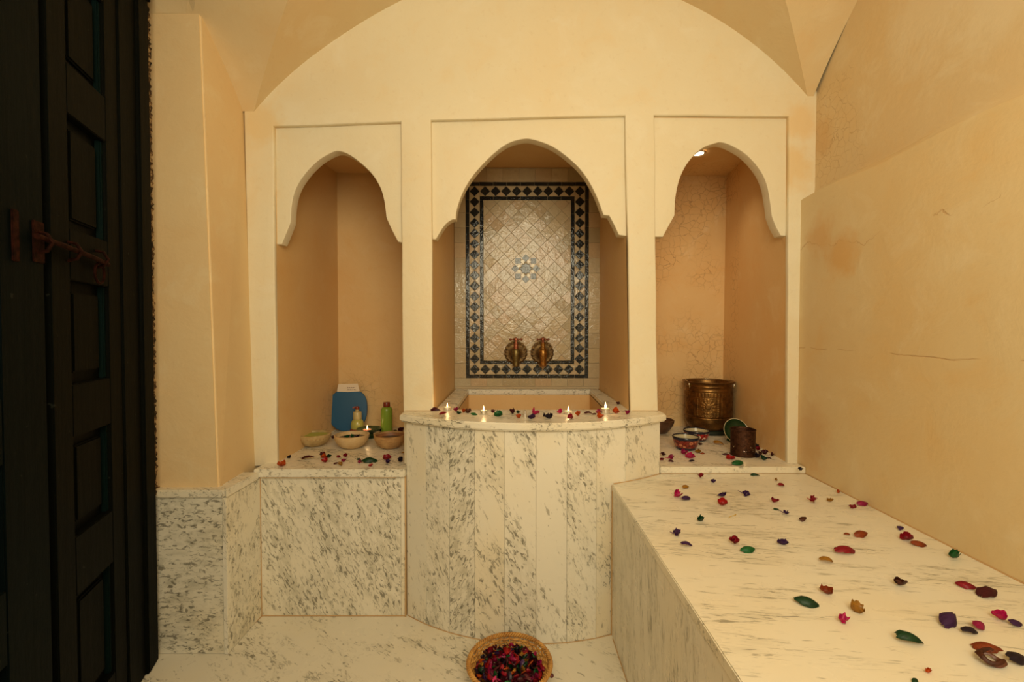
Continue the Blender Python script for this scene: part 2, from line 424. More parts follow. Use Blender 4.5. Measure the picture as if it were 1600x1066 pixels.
# back wall plate: outline and three tall openings
def wp(px, py, y=YW): v = at_y(px, py, y); return (v.x, v.z)
top = [(-1.436 + (1.70 + 1.436) * k / 60, 0) for k in range(61)]
top = [(x, max(vA(x), vB(YW)) + 0.03) for x, _ in top]
outline = [(-1.412, ZS - 0.02)] + [(1.70, ZS - 0.02), (1.70, 2.2)] + list(reversed(top))
outline += []
def jitter_rect(p):   # bl, br, tr, tl
    return resample(p, 0.22, 0.003)
H = {
 'left':  [(-1.277, ZS - 0.01), (-0.587, ZS - 0.01), (-0.596, 2.623), (-1.279, 2.600)],
 'mid':   [(-0.427, ZS - 0.01), (0.650, ZS - 0.01), (0.606, 2.657), (-0.435, 2.632)],
 'right': [(0.797, ZS - 0.01), (1.500, ZS - 0.01), (1.483, 2.652), (0.761, 2.657)],
}
wall_back = obj('wall_back', plate('wall_back', outline, [jitter_rect(H[k]) for k in ('left', 'mid', 'right')], YW, YW + 0.03, 0.007), M['plaster'], smooth=40)
tag(wall_back, kind='structure')

# hanging arch panels set inside the openings
YA = YW + 0.028
AR = {
 'left': ([(432.7, 382), (440, 382), (447, 365), (454, 347), (456, 318), (463, 293), (478, 270), (497, 251), (515, 240), (528, 236), (544, 241), (564, 255), (582, 273), (594, 293), (600, 313), (603.5, 340), (612, 359), (622, 378), (626, 380)], [2, 3]),
 'mid': ([(677, 374), (681, 374), (694, 353), (705, 344), (712, 343), (714, 327), (724, 299), (741, 272), (767, 244), (792, 225), (815, 217.5), (832.5, 218), (863, 229), (893, 251), (914, 274), (931, 304.5), (943, 336), (952, 337), (959, 350), (967, 367), (978, 369)], []),
 'right': ([(1027, 370), (1036, 370), (1045, 353), (1054, 337), (1056, 306), (1063, 277), (1076.5, 252), (1097, 232), (1117, 224), (1128, 222.5), (1144, 228), (1166.5, 242), (1187, 265), (1198, 288), (1203, 313), (1206, 337), (1212, 353), (1220, 368), (1229.5, 369)], []),
}
CORNERS = {'left': (1, 3, 15, 17), 'mid': (1, 4, 16, 17, 19), 'right': (1, 3, 15, 17)}
for k, (pts, _) in AR.items():
    P = [wp(a, b, YA) for a, b in pts]
    cs = CORNERS[k]; cuts = [0] + list(cs) + [len(P) - 1]; prof = []
    for a, b in zip(cuts[:-1], cuts[1:]):
        if b > a:
            seg = smooth_curve(P[a:b + 1], 5) if b - a > 1 else [P[a], P[b]]
            prof += seg[:-1]
    prof.append(P[-1])
    bl, br, tr, tl = H[k]
    def edge(p0, p1, z): t = (z - p0[1]) / (p1[1] - p0[1]); return p0[0] + (p1[0] - p0[0]) * t
    zl, zr = prof[0][1], prof[-1][1]
    e = 0.006
    poly = [(edge(bl, tl, zl) - e, zl)] + prof[1:-1] + [(edge(br, tr, zr) + e, zr), (tr[0] + e, tr[1] + e), (tl[0] - e, tl[1] + e)]
    obj('arch_panel', plate('arch_panel', poly, [], YA, YA + 0.066, 0.004), M['plaster_arch'], wall_back, smooth=35)

# niche linings (open boxes going back)
def lining(front, back, m):
    """front/back: bl, br, tr, tl as (x, y, z)"""
    bm = bmesh.new(); n = 12
    def surf(a, b, c_, d, nu, nv):
        a, b, c_, d = map(Vector, (a, b, c_, d)); g = {}
        for i in range(nu + 1):
            for j in range(nv + 1):
                u, v = i / nu, j / nv
                g[i, j] = bm.verts.new((a.lerp(b, u)).lerp(d.lerp(c_, u), v))
        for i in range(nu):
            for j in range(nv): bm.faces.new((g[i, j], g[i + 1, j], g[i + 1, j + 1], g[i, j + 1]))
    f, k = front, back
    surf(f[0], k[0], k[3], f[3], 6, 10); surf(k[1], f[1], f[2], k[2], 6, 10)
    surf(f[3], k[3], k[2], f[2], 6, 6); surf(k[0], k[1], k[2], k[3], 6, 10)
    bmesh.ops.remove_doubles(bm, verts=bm.verts, dist=0.0005)
    obj('niche_lining', bm, m, wall_back, smooth=None)
def fr(k, y=YW + 0.02): return [(x, y, z) for x, z in H[k]]
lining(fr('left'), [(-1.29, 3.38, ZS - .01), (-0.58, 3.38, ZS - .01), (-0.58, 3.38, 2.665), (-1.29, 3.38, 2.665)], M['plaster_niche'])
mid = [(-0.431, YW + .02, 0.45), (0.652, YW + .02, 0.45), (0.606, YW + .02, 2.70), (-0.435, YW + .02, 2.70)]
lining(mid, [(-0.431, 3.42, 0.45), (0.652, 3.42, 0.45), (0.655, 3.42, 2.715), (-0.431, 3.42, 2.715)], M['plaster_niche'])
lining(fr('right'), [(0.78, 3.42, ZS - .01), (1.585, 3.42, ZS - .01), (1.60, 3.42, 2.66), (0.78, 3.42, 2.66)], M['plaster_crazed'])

# right wall: thick lower part, sloped ledge, upper part
bm = bmesh.new()
ys = [2.47 - 3.1 * k / 40 for k in range(41)]
rows = []
for y in ys:
    t = (2.47 - y) / 1.1
    xl = 1.552 - 0.030 * min(1, t); w = max(0.018, 0.072 - 0.04 * t * 0.9)
    zl = 2.21 + 0.006 * math.sin(y * 9)
    ztop = 3.75
    rows.append([bm.verts.new(p) for p in ((xl, y, 0), (xl, y, 0.8), (xl, y, 1.5), (xl, y, zl - 0.008), (xl + 0.006, y, zl), (xl + w, y, zl + 0.035 + 0.1 * (0.072 - w)), (xl + w + 0.003, y, zl + 0.06), (xl + w + 0.006, y, ztop))])
for a, b in zip(rows[:-1], rows[1:]):
    for i in range(7): bm.faces.new((a[i], a[i + 1], b[i + 1], b[i]))
# split in two materials by height
me = bpy.data.meshes.new('wall_right'); bm.to_mesh(me); bm.free()
me.materials.append(M['plaster_right']); me.materials.append(M['plaster_upper'])
for p in me.polygons:
    p.material_index = 1 if p.center.z > 2.215 else 0
finish(me, 40)
wall_right = link(bpy.data.objects.new('wall_right', me)); tag(wall_right, kind='structure')

# left pillar with its marble cladding
bm = bmesh.new()
add_prism(bm, [(-1.78, 2.118), (-1.372, 2.118), (-1.410, 2.62), (-1.78, 2.62)], 0.74, 3.75, 0, [(-1.78, 2.150), (-1.470, 2.150), (-1.475, 2.62), (-1.78, 2.62)])
ed = [e for e in bm.edges if abs(e.verts[0].co.z - e.verts[1].co.z) > 2 and e.verts[0].co.x > -1.5 and e.verts[0].co.y < 2.2]
bmesh.ops.bevel(bm, geom=ed, offset=0.008, segments=3, affect='EDGES')
wall_left = obj('wall_left', bm, M['plaster_left'], smooth=40); tag(wall_left, kind='structure')
obj('cladding_panel', box((-1.690, 2.086, 0.001), (-1.338, 2.112, 0.732), 0.0015), M['marble_pillar'], wall_left)
bm = add_prism(bmesh.new(), [(-1.3365, 2.082), (-1.318, 2.082), (-1.318, 2.366), (-1.3365, 2.366)], 0.001, 0.732, 0.0015)
obj('cladding_panel', bm, M['marble_mid'], wall_left)
bm = add_prism(bmesh.new(), [(-1.695, 2.072), (-1.325, 2.072), (-1.325, 2.17), (-1.695, 2.17)], 0.734, 0.770, 0.006)
obj('cap_moulding', bm, M['marble_slab'], wall_left)
bm = add_prism(bmesh.new(), [(-1.40, 2.172), (-1.312, 2.072), (-1.312, 2.343), (-1.40, 2.343)], 0.734, 0.772, 0.004)
obj('cap_moulding', bm, M['marble_slab'], wall_left)

# front wall behind the viewer, its opening invented to hold the area light
wall_front = obj('wall_front', plate('wall_front', [(-2.4, 0), (1.75, 0), (1.75, 3.75), (-2.4, 3.75)], [[(-0.5, 1.68), (0.9, 1.68), (0.9, 3.16), (-0.5, 3.16)]], -0.78, -0.62, 0.005), M['plaster'])
tag(wall_front, kind='structure')

# ------------------------------------------------------------------ door along the left
P0 = Vector((-1.635, 2.045, 0)); DD = Vector((0.35, -1, 0)).normalized(); DN = Vector((1, 0.35, 0)).normalized()   # DN points into the room
def dframe(parent_loc): pass
door = empty('door_1', P0); tag(door, kind='structure')
door.rotation_euler = (0, 0, 0)
def dbox(u0, u1, w0, w1, z0, z1, bev=0.0):
    """box in door coordinates: u along the leaf, w out of the leaf into the room (relative to door_1)"""
    bm = box((u0, w0, z0), (u1, w1, z1), bev)
    for v in bm.verts:
        u, w, z = v.co; v.co = DD * u + DN * w + Vector((0, 0, z))
    bmesh.ops.recalc_face_normals(bm, faces=bm.faces)
    return bm
obj('jamb', dbox(0.0, 0.10, -0.09, 0.02, 0.002, 3.3, 0.004), M['door'], door)
obj('jamb', dbox(0.10, 0.245, -0.09, 0.006, 0.002, 3.3, 0.003), M['door'], door)
UL0, UL1 = 0.25, 0.690          # leaf with visible panels
PU0, PU1 = 0.345, 0.590
panels = [(0.20, 0.62), (0.82, 1.15), (1.325, 1.668), (1.838, 2.208), (2.374, 2.72)]
leaf = empty('leaf', (0, 0, 0), door)
obj('stile', dbox(UL0, PU0, -0.045, 0.0, 0.006, 2.95, 0.003), M['door'], leaf)
obj('stile', dbox(PU1, UL1, -0.045, 0.0, 0.006, 2.95, 0.003), M['door'], leaf)
zz = [0.006] + [v for p in panels for v in p] + [2.95]
for a, b in zip(zz[::2], zz[1::2]): obj('rail', dbox(PU0, PU1, -0.045, 0.0, a, b, 0.003), M['door'], leaf)
for a, b in panels:
    obj('panel', dbox(PU0, PU1, -0.040, -0.030, a, b), M['door'], leaf)
    obj('raised_field', dbox(PU0 + 0.035, PU1 - 0.045, -0.032, -0.016, a + 0.035, b - 0.035, 0.006), M['door'], leaf)
    obj('moulding', dbox(PU0, PU0 + 0.016, -0.032, -0.010, a, b, 0.004), M['door_green'], leaf)
    obj('moulding', dbox(PU1 - 0.016, PU1, -0.032, -0.010, a, b, 0.004), M['door_green'], leaf)
obj('gap_shade_strip', dbox(UL1, UL1 + 0.06, -0.05, -0.028, 0.006, 2.95), M['door_gap'], door)  # dark backing strip that paints the shade in the gap
leaf2 = empty('leaf', (0, 0, 0), door)
obj('stile', dbox(UL1 + 0.040, UL1 + 0.225, -0.04, 0.004, 0.006, 2.95, 0.004), M['door_teal'], leaf2)
obj('stile', dbox(UL1 + 0.46, UL1 + 0.55, -0.04, 0.004, 0.006, 2.95, 0.004), M['door_teal'], leaf2)
for a, b in zip(zz[::2], zz[1::2]): obj('rail', dbox(UL1 + 0.225, UL1 + 0.46, -0.04, 0.004, a, b, 0.003), M['door_teal'], leaf2)
for a, b in panels: obj('panel', dbox(UL1 + 0.225, UL1 + 0.46, -0.03, -0.014, a, b, 0.003), M['door_teal'], leaf2)
obj('plaster_side_wall', dbox(UL1 + 0.55, UL1 + 2.15, -0.09, 0.0, 0.002, 3.5, 0.003), M['plaster_left'], door)  # unseen plaster wall running on from the door to the front
obj('lintel', dbox(0.0, UL1 + 0.6, -0.09, 0.03, 2.96, 3.6, 0.003), M['door'], door)
# rusty sliding bolt across the two leaves
bolt = empty('bolt', (0, 0, 0), door)
def dpt(u, w, z): return DD * u + DN * w + Vector((0, 0, z))
bm = bmesh.new(); add_tube(bm, [dpt(UL1 + 0.115, 0.026, 1.77), dpt(UL1 - 0.02, 0.026, 1.765), dpt(0.50, 0.024, 1.755), dpt(0.40, 0.022, 1.745)], 0.0085, 8)
obj('bar', bm, M['rust'], bolt, smooth=50)
for u, w0 in ((0.43, 0), (0.60, 0), (UL1 + 0.07, 0.004)):
    bm = bmesh.new(); add_tube(bm, [dpt(u, w0 - .004, 1.728), dpt(u, w0 + .022, 1.735), dpt(u, w0 + 0.036, 1.76), dpt(u, w0 + .022, 1.785), dpt(u, w0 - .004, 1.79)], 0.0055, 6)
    obj('staple', bm, M['rust'], bolt, smooth=50)
obj('keeper_plate', dbox(UL1 + 0.045, UL1 + 0.095, 0.004, 0.009, 1.70, 1.82, 0.002), M['rust'], bolt)
obj('keeper_plate', dbox(UL1 + 0.155, UL1 + 0.18, 0.004, 0.010, 1.69, 1.83, 0.002), M['rust'], bolt)
bm = bmesh.new(); add_tube(bm, [dpt(0.445 + 0.032 * math.cos(t), 0.016, 1.708 + 0.036 * math.sin(t)) for t in [2 * PI * k / 20 for k in range(20)]], 0.0045, 6, close=True)
obj('pull_ring', bm, M['rust'], bolt, smooth=50)
# crumbling plaster edge between the door frame and the pillar
bm = bmesh.new(); grid = []
n = 220
for i in range(n + 1):
    z = 0.75 + 2.4 * i / n; row = []
    dx = R.uniform(-.012, -.004); dx2 = 0.004 * math.sin(z * 17) * R.random()
    for (x, y) in ((-1.645 + dx, 2.055), (-1.640 + dx + dx2, 2.075 + R.uniform(-.006, .006)), (-1.672 + R.uniform(0, .010), 2.098), (-1.672 + R.uniform(.004, .018), 2.125 + (z-.75) * .011)):
        row.append(bm.verts.new((x + (0.018 if z < 0.78 else -0.012 * (z - .78) * 0.6), y, z)))
    grid.append(row)
for a, b in zip(grid[:-1], grid[1:]):
    for k in range(3): bm.faces.new((a[k], a[k + 1], b[k + 1], b[k]))
obj('mortar_edge', bm, M['mortar'], wall_left, smooth=60)
bm = bmesh.new(); grid = []
for i in range(61):
    z = 0.002 + 0.76 * i / 60; row = []
    for (x, y) in ((-1.700 + R.uniform(-.003, .006), 2.05), (-1.690 + R.uniform(-.004, .004), 2.062), (-1.680 + R.uniform(-.004, .006), 2.089)):
        row.append(bm.verts.new((x, y, z)))
    grid.append(row)
for a, b in zip(grid[:-1], grid[1:]):
    for k in range(2): bm.faces.new((a[k], a[k + 1], b[k + 1], b[k]))
obj('mortar_edge', bm, M['mortar'], wall_left, smooth=60)

# ================================================================== STONEWORK
# curved washing basin
TXC, TR, TY = 0.108, 1.085, 2.150 + 1.085
def arc_y(x, r=TR): return TY - math.sqrt(max(0, r * r - (x - TXC) ** 2))
basin = empty('stone_basin', (TXC, 2.4, 0))
tag(basin, 'tall bow-fronted marble plank basin with thick curved rim below the tiled panel', 'basin')
def on_arc(px):   # sight line at px on the arc, mid height
    r = _ray(px, 800); lo, hi = 1.9, 2.6
    for _ in range(40):
        mid_ = (lo + hi) / 2; x = r.x / r.y * mid_
        if mid_ < arc_y(x): lo = mid_
        else: hi = mid_
    return (r.x / r.y * lo)
pe = [-0.555] + [on_arc(p) for p in (665.5, 702, 741.5, 788, 837.5, 886, 932, 977)] + [0.778]
pm = ['marble_light', 'marble_heavy', 'marble_heavy2', 'marble_mid', 'marble_mid', 'marble_light', 'marble_heavy', 'marble_light', 'marble_light']
for i, mm in enumerate(pm):
    x0, x1 = pe[i] + 0.0008, pe[i + 1] - 0.0008
    a = Vector((x0, arc_y(x0))); b = Vector((x1, arc_y(x1))); nrm = Vector((a.y - b.y, b.x - a.x)).normalized()
    pts = [tuple(a), tuple(b), tuple(b + nrm * 0.03), tuple(a + nrm * 0.03)]
    obj('plank', add_prism(bmesh.new(), pts, 0.001 + 0.0005 * (i % 2), 1.030, 0.0012), M[mm], basin, world=True)
# joints behind the planks
bm = bmesh.new()
pts = [(x, arc_y(x) + 0.016) for x in [-0.55 + 1.322 * k / 30 for k in range(31)]] + [(0.772, 2.455), (-0.55, 2.455)]
pin = [(x, arc_y(x) + 0.03) for x in [-0.53 + 1.28 * k / 30 for k in range(31)]]
a = [bm.verts.new((x, y, 0.001)) for x, y in pts[:31]]; b = [bm.verts.new((x, y, 1.029)) for x, y in pts[:31]]
for i in range(30): bm.faces.new((a[i], a[i + 1], b[i + 1], b[i]))
obj('joint_mortar', bm, M['grout'], basin, world=True)
for x0, x1 in ((-0.555, -0.540), (0.764, 0.779)):
    obj('side_panel', box((x0, arc_y(x0) + 0.028, 0.001), (x1, YW, 1.030)), M['marble_light'], basin, world=True)
# rim: ring-shaped slab with an inner opening
BX0, BX1, BY0, BY1 = -0.322, 0.545, 2.50, 3.36
bm = bmesh.new()
outer = [(-0.585, YW - 0.001)] + [(x, arc_y(x, TR + 0.028)) for x in [-0.585 + 1.39 * k / 48 for k in range(49)]] + [(0.805, YW - 0.001), (0.650, YW - 0.001), (0.650, 3.412), (-0.427, 3.412), (-0.427, YW - 0.001)]
inner = [(BX0, BY0), (BX1, BY0), (BX1 + 0.03, BY1), (BX0 + 0.002, BY1)]
TRI = []
ov = [bm.verts.new((x, y, 0)) for x, y in outer]; iv = [bm.verts.new((x, y, 0)) for x, y in inner]
eo = [bm.edges.new((ov[i], ov[(i + 1) % len(ov)])) for i in range(len(ov))]; ei = [bm.edges.new((iv[i], iv[(i + 1) % 4])) for i in range(4)]
r_ = bmesh.ops.triangle_fill(bm, use_beauty=True, edges=eo + ei)
ex = bmesh.ops.extrude_face_region(bm, geom=list(bm.faces))
bmesh.ops.translate(bm, verts=[v for v in ex['geom'] if isinstance(v, bmesh.types.BMVert)], vec=(0, 0, 0.038))
bmesh.ops.recalc_face_normals(bm, faces=bm.faces)
bmesh.ops.translate(bm, verts=bm.verts, vec=(0, 0, 1.031))
se = [e for e in bm.edges if len(e.link_faces) == 2 and e.calc_face_angle(0) > 0.6 and abs(e.verts[0].co.z - e.verts[1].co.z) < 1e-5]
bmesh.ops.bevel(bm, geom=se, offset=0.007, segments=3, affect='EDGES')
obj('rim', bm, M['marble_slab'], basin, world=True, smooth=35)
bm = bmesh.new()
q = [bm.verts.new((x, y, z)) for z in (1.032, 0.62) for x, y in inner]
for i in range(4): bm.faces.new((q[i], q[(i + 1) % 4], q[4 + (i + 1) % 4], q[4 + i]))
bm.faces.new(q[4:])
bmesh.ops.recalc_face_normals(bm, faces=bm.faces); bmesh.ops.reverse_faces(bm, faces=bm.faces)
obj('trough_lining', bm, M['plaster_niche'], basin, world=True)

# left shelf
shelf = empty('marble_shelf', (-0.95, 2.37, 0)); tag(shelf, 'marble-fronted ledge in the left niche carrying the three bowls', 'ledge')
obj('slab', box((-1.340, 2.343, 0.742), (-0.556, 3.378, ZS), 0.004), M['marble_slab'], shelf, world=True, smooth=40)
obj('front_panel', box((-1.3175, 2.366, 0.001), (-0.583, 2.39, 0.741), 0.0015), M['marble_heavy'], shelf, world=True)
obj('corner_strip', box((-0.582, 2.366, 0.001), (-0.563, 2.395, 0.741), 0.001), M['marble_slab'], shelf, world=True)
obj('joint_mortar', box((-0.583, 2.372, 0.001), (-0.556, 2.41, 0.741)), M['grout'], shelf, world=True)
# right shelf slab
slab = based('marble_slab', box((0.782, 2.384, 0.7505), (1.549, 3.415, ZS), 0.004), M['marble_slab'], (1.16, 2.4, 0.7505), smooth=40)
tag(slab, 'thin marble step slab under the brass pot and painted bowls, right niche', 'slab')
# bench
bench = empty('marble_bench', (1.0, 1.2, 0)); tag(bench, 'long knee-high marble bench strewn with petals along the right wall', 'bench')
def bench_poly(x0):
    xs = [x0 + (0.775 - x0) * k / 10 for k in range(11)]
    return [(x0, -0.6), (1.515, -0.6), (1.520, 1.35), (1.547, 2.44), (0.784, 2.44)] + [(0.784, arc_y(0.778) - 0.003)] + [(x, arc_y(x) - 0.003) for x in reversed(xs)]
obj('top_slab', add_prism(bmesh.new(), bench_poly(0.490), 0.716, 0.750, 0.003), M['marble_bench'], bench, world=True, smooth=40)
bm = add_prism(bmesh.new(), [(0.493, -0.6), (0.515, -0.6), (0.515, arc_y(0.515) - 0.004), (0.493, arc_y(0.493) - 0.004)], 0.001, 0.715, 0.001)
obj('side_panel', bm, M['marble_side'], bench, world=True)
# rust-stained mortar lines along the joints
def joint(p, q, w=0.0022, parent=None):
    bm = bmesh.new(); add_tube(bm, [p, q], w, 6); return obj('joint_mortar', bm, M['grout'], parent, world=True)
joint((-1.316, 2.365, 0.002), (-0.563, 2.365, 0.002), parent=shelf)
joint((-1.317, 2.364, 0.0), (-1.317, 2.364, 0.738), parent=shelf)
joint((-0.560, 2.362, 0.0), (-0.560, 2.380, 0.741), 0.004, parent=shelf)
joint((-0.600, 2.345, 0.7405), (-1.30, 2.345, 0.7405), 0.0015, parent=shelf)
joint((-1.315, 2.375, 0.003), (-1.336, 2.09, 0.002), parent=shelf)
joint((0.4915, -0.6, 0.001), (0.4915, 2.19, 0.001), parent=bench)
joint((0.4915, arc_y(0.4915) - 0.003, 0.0), (0.4915, arc_y(0.4915) - 0.003, 0.745), 0.003, parent=bench)
joint((0.785, 2.383, 0.7505), (1.545, 2.383, 0.7505), 0.0018, parent=slab)
joint((1.519, 1.0, 0.7505), (1.520, 1.35, 0.7505), 0.003, parent=bench); joint((1.520, 1.35, 0.7505), (1.549, 2.40, 0.7505), 0.003, parent=bench)
bm = bmesh.new(); add_tube(bm, [(x, arc_y(x) - 0.0005, 0.001) for x in [-0.552 + 1.04 * k / 30 for k in range(31)]], 0.0022, 6); obj('joint_mortar', bm, M['grout'], basin, world=True)
bm = bmesh.new(); add_tube(bm, [(x, arc_y(x) - 0.001, 0.7508) for x in [0.50 + 0.275 * k / 10 for k in range(11)]], 0.0025, 6); obj('joint_mortar', bm, M['grout'], bench, world=True)
joint((-0.58, 2.458, 1.0695), (-0.43, 2.458, 1.0695), 0.002, parent=basin)
joint((0.65, 2.458, 1.0695), (0.80, 2.458, 1.0695), 0.002, parent=basin)
# ================================================================== ZELLIGE PANEL
YT = 3.398
zel = empty('tile_panel', (0.105, YT, 1.17)); tag(zel, 'glazed mosaic tile panel with black diamond border and small star behind the taps', 'tile panel')
obj('backing', box((-0.428, YT + 0.004, 1.07), (0.653, YT + 0.02, 2.714)), M['grout_dark'], zel, world=True)
U = YT / _f     # metres per photograph pixel on that wall
def pt(px, py): v = at_y(px, py, YT); return (v.x, v.z)
X0, Z1 = pt(727.5, 284)[0], pt(820, 285)[1]
X1, Z0 = pt(919, 590)[0], pt(820, 591)[1]
def tile_mesh(name, poly, m, th_=0.007, gap=0.0011):
    """poly in local XZ about the origin; front at -Y"""
    bm = bmesh.new(); n = len(poly); cx = sum(p[0] for p in poly) / n; cz = sum(p[1] for p in poly) / n
    def ring(s, y): return [bm.verts.new((cx + (x - cx) * s(x, z), y, cz + (z - cz) * s(x, z))) for x, z in poly]
    def sh(d): return lambda x, z: max(0.3, 1 - d / max(0.001, math.hypot(x - cx, z - cz)))
    a = ring(sh(gap), 0.004); b = ring(sh(gap), -th_ + 0.004 + 0.001); c_ = ring(sh(gap + 0.0014), -th_ + 0.004)
    for p, q in ((a, b), (b, c_)):
        for i in range(n): bm.faces.new((p[i], p[(i + 1) % n], q[(i + 1) % n], q[i]))
    bm.faces.new(c_); bmesh.ops.recalc_face_normals(bm, faces=bm.faces)
    # recalc on an open shell may flip: make the face point to -Y
    f = [f for f in bm.faces if len(f.verts) == n and abs(f.normal.y) > 0.9]
    if f and f[-1].normal.y > 0: bmesh.ops.reverse_faces(bm, faces=bm.faces)
    me = bpy.data.meshes.new(name); bm.to_mesh(me); bm.free(); me.materials.append(m); return me
def put(name, me, x, z, tilt=0.012, dy=0.0):
    o = bpy.data.objects.new(name, me); C.objects.link(o); o.parent = zel
    o.location = Vector((x, YT + dy, z)) - zel.location
    o.rotation_euler = (R.gauss(0, tilt), R.gauss(0, 0.012), R.gauss(0, tilt)); return o
def clip(poly, x0, x1, z0, z1):
    for ax, lim, sg in ((0, x0, 1), (0, x1, -1), (1, z0, 1), (1, z1, -1)):
        out = []
        for i in range(len(poly)):
            a, b = poly[i], poly[(i + 1) % len(poly)]
            da, db = (a[ax] - lim) * sg, (b[ax] - lim) * sg
            if da >= 0: out.append(a)
            if da * db < 0:
                t = da / (da - db); out.append((a[0] + (b[0] - a[0]) * t, a[1] + (b[1] - a[1]) * t))
        poly = out
        if len(poly) < 3: return []
    return poly
def rect(w, h_): return [(-w / 2, -h_ / 2), (w / 2, -h_ / 2), (w / 2, h_ / 2), (-w / 2, h_ / 2)]
SW = 0.027                                  # strip width
PN_X, PN_Z = 11, 18
bw = (X1 - X0 - 2 * SW) / PN_X; bh = (Z1 - Z0 - 2 * SW) / PN_Z
def strips(x0, x1, z0, z1, nx, nz):
    """ring of black strip tiles; the rectangle given is the ring's outside"""
    L = (x1 - x0) / nx; mh = tile_mesh('tile', rect(L, SW), M['tile_black'])
    for i in range(nx):
        for z in (z0 + SW / 2, z1 - SW / 2): put('strip_tile', mh, x0 + L * (i + .5), z)
    L = (z1 - z0 - 2 * SW) / nz; mv = tile_mesh('tile', rect(SW, L), M['tile_black'])
    for i in range(nz):
        for x in (x0 + SW / 2, x1 - SW / 2): put('strip_tile', mv, x, z0 + SW + L * (i + .5))
strips(X0, X1, Z0, Z1, 9, 14)
dm = tile_mesh('tile', [(0, -bh * .475), (bw * .475, 0), (0, bh * .475), (-bw * .475, 0)], M['tile_black'])
tu = tile_mesh('tile', [(-bw / 2, 0), (0, -bh / 2), (bw / 2, 0)], M['tile_cream'])     # fills above, flat side up
td = tile_mesh('tile', [(-bw / 2, 0), (bw / 2, 0), (0, bh / 2)], M['tile_cream'])
tl_ = tile_mesh('tile', [(0, -bh / 2), (bw / 2, 0), (0, bh / 2)], M['tile_cream'])
tr_ = tile_mesh('tile', [(0, -bh / 2), (0, bh / 2), (-bw / 2, 0)], M['tile_cream'])
gx = lambda i: X0 + SW + bw * (i + .5)
gz = lambda j: Z0 + SW + bh * (j + .5)
for i in range(PN_X):
    for j in (0, PN_Z - 1): put('diamond_tile', dm, gx(i), gz(j))
for j in range(1, PN_Z - 1):
    for i in (0, PN_X - 1): put('diamond_tile', dm, gx(i), gz(j))
for j, s in ((0, 1), (PN_Z - 1, -1)):
    for i in range(PN_X - 1):
        put('wedge_tile', tu, gx(i) + bw / 2, gz(j) + bh / 2); put('wedge_tile', td, gx(i) + bw / 2, gz(j) - bh / 2)
for i in (0, PN_X - 1):
    for j in range(PN_Z - 1):
        put('wedge_tile', tl_, gx(i) - bw / 2, gz(j) + bh / 2); put('wedge_tile', tr_, gx(i) + bw / 2, gz(j) + bh / 2)
IX0, IX1, IZ0, IZ1 = X0 + SW + bw, X1 - SW - bw, Z0 + SW + bh, Z1 - SW - bh
strips(IX0, IX1, IZ0, IZ1, 7, 12)
FX0, FX1, FZ0, FZ1 = IX0 + SW, IX1 - SW, IZ0 + SW, IZ1 - SW
SX, SZ = pt(821.5, 420)
p_ = 11.2 * U
cell = [(0, -p_), (p_, 0), (0, p_), (-p_, 0)]; whole = tile_mesh('tile', cell, M['tile_cream'])
for i in range(-9, 10):
    for j in range(-16, 18):
        if (i + j) % 2: continue
        cx, cz = SX + i * p_, SZ + j * p_
        if not (FX0 - p_ < cx < FX1 + p_ and FZ0 - p_ < cz < FZ1 + p_): continue
        if i == 0 and j == 0: continue
        c0 = [(x + cx, z + cz) for x, z in cell]; c1 = clip(c0, FX0, FX1, FZ0, FZ1)
        if len(c1) < 3: continue
        ar = abs(sum(c1[k][0] * c1[(k + 1) % len(c1)][1] - c1[(k + 1) % len(c1)][0] * c1[k][1] for k in range(len(c1)))) / 2
        if ar < 0.0002: continue
        if ar > 1.99 * p_ * p_ * 0.999: put('field_tile', whole, cx, cz, 0.014)
        else:
            mx = sum(q[0] for q in c1) / len(c1); mz = sum(q[1] for q in c1) / len(c1)
            put('field_tile', tile_mesh('tile', [(x - mx, z - mz) for x, z in c1], M['tile_cream']), mx, mz, 0.02)
# the star
sq = 9.2 * U
oct_ = [(math.cos(PI / 8 + k * PI / 4) * 19.5 * U, math.sin(PI / 8 + k * PI / 4) * 19.5 * U) for k in range(8)]
cs = [( (9.2 if k % 2 == 0 else 6.9) * U * math.cos(k * PI / 8), (9.2 if k % 2 == 0 else 6.9) * U * math.sin(k * PI / 8)) for k in range(16)]
put('star_tile', tile_mesh('tile', cs, M['tile_teal']), SX, SZ, 0.005, -0.0028)
for k in range(8):
    a = k * PI / 4
    r_s = 16.3 * U if k % 2 == 0 else 17.0 * U
    ss = sq * 0.5 * 0.97
    pol = [(ss * math.sqrt(2) * math.cos(a + q * PI / 2), ss * math.sqrt(2) * math.sin(a + q * PI / 2)) for q in range(4)]
    put('star_tile', tile_mesh('tile', pol, M['tile_teal']), SX + r_s * math.cos(a), SZ + r_s * math.sin(a), 0.005, -0.0028)
    a2 = a + PI / 8
    tri = [(math.cos(a2) * 7.0 * U, math.sin(a2) * 7.0 * U), (math.cos(a2 - .27) * 14.3 * U, math.sin(a2 - .27) * 14.3 * U), (math.cos(a2 + .27) * 14.3 * U, math.sin(a2 + .27) * 14.3 * U)]
    mx = sum(t[0] for t in tri) / 3; mz = sum(t[1] for t in tri) / 3
    put('star_point', tile_mesh('tile', [(x - mx, z - mz) for x, z in tri], M['tile_pale'], gap=0.0008), SX + mx, SZ + mz, 0.005, -0.0024)
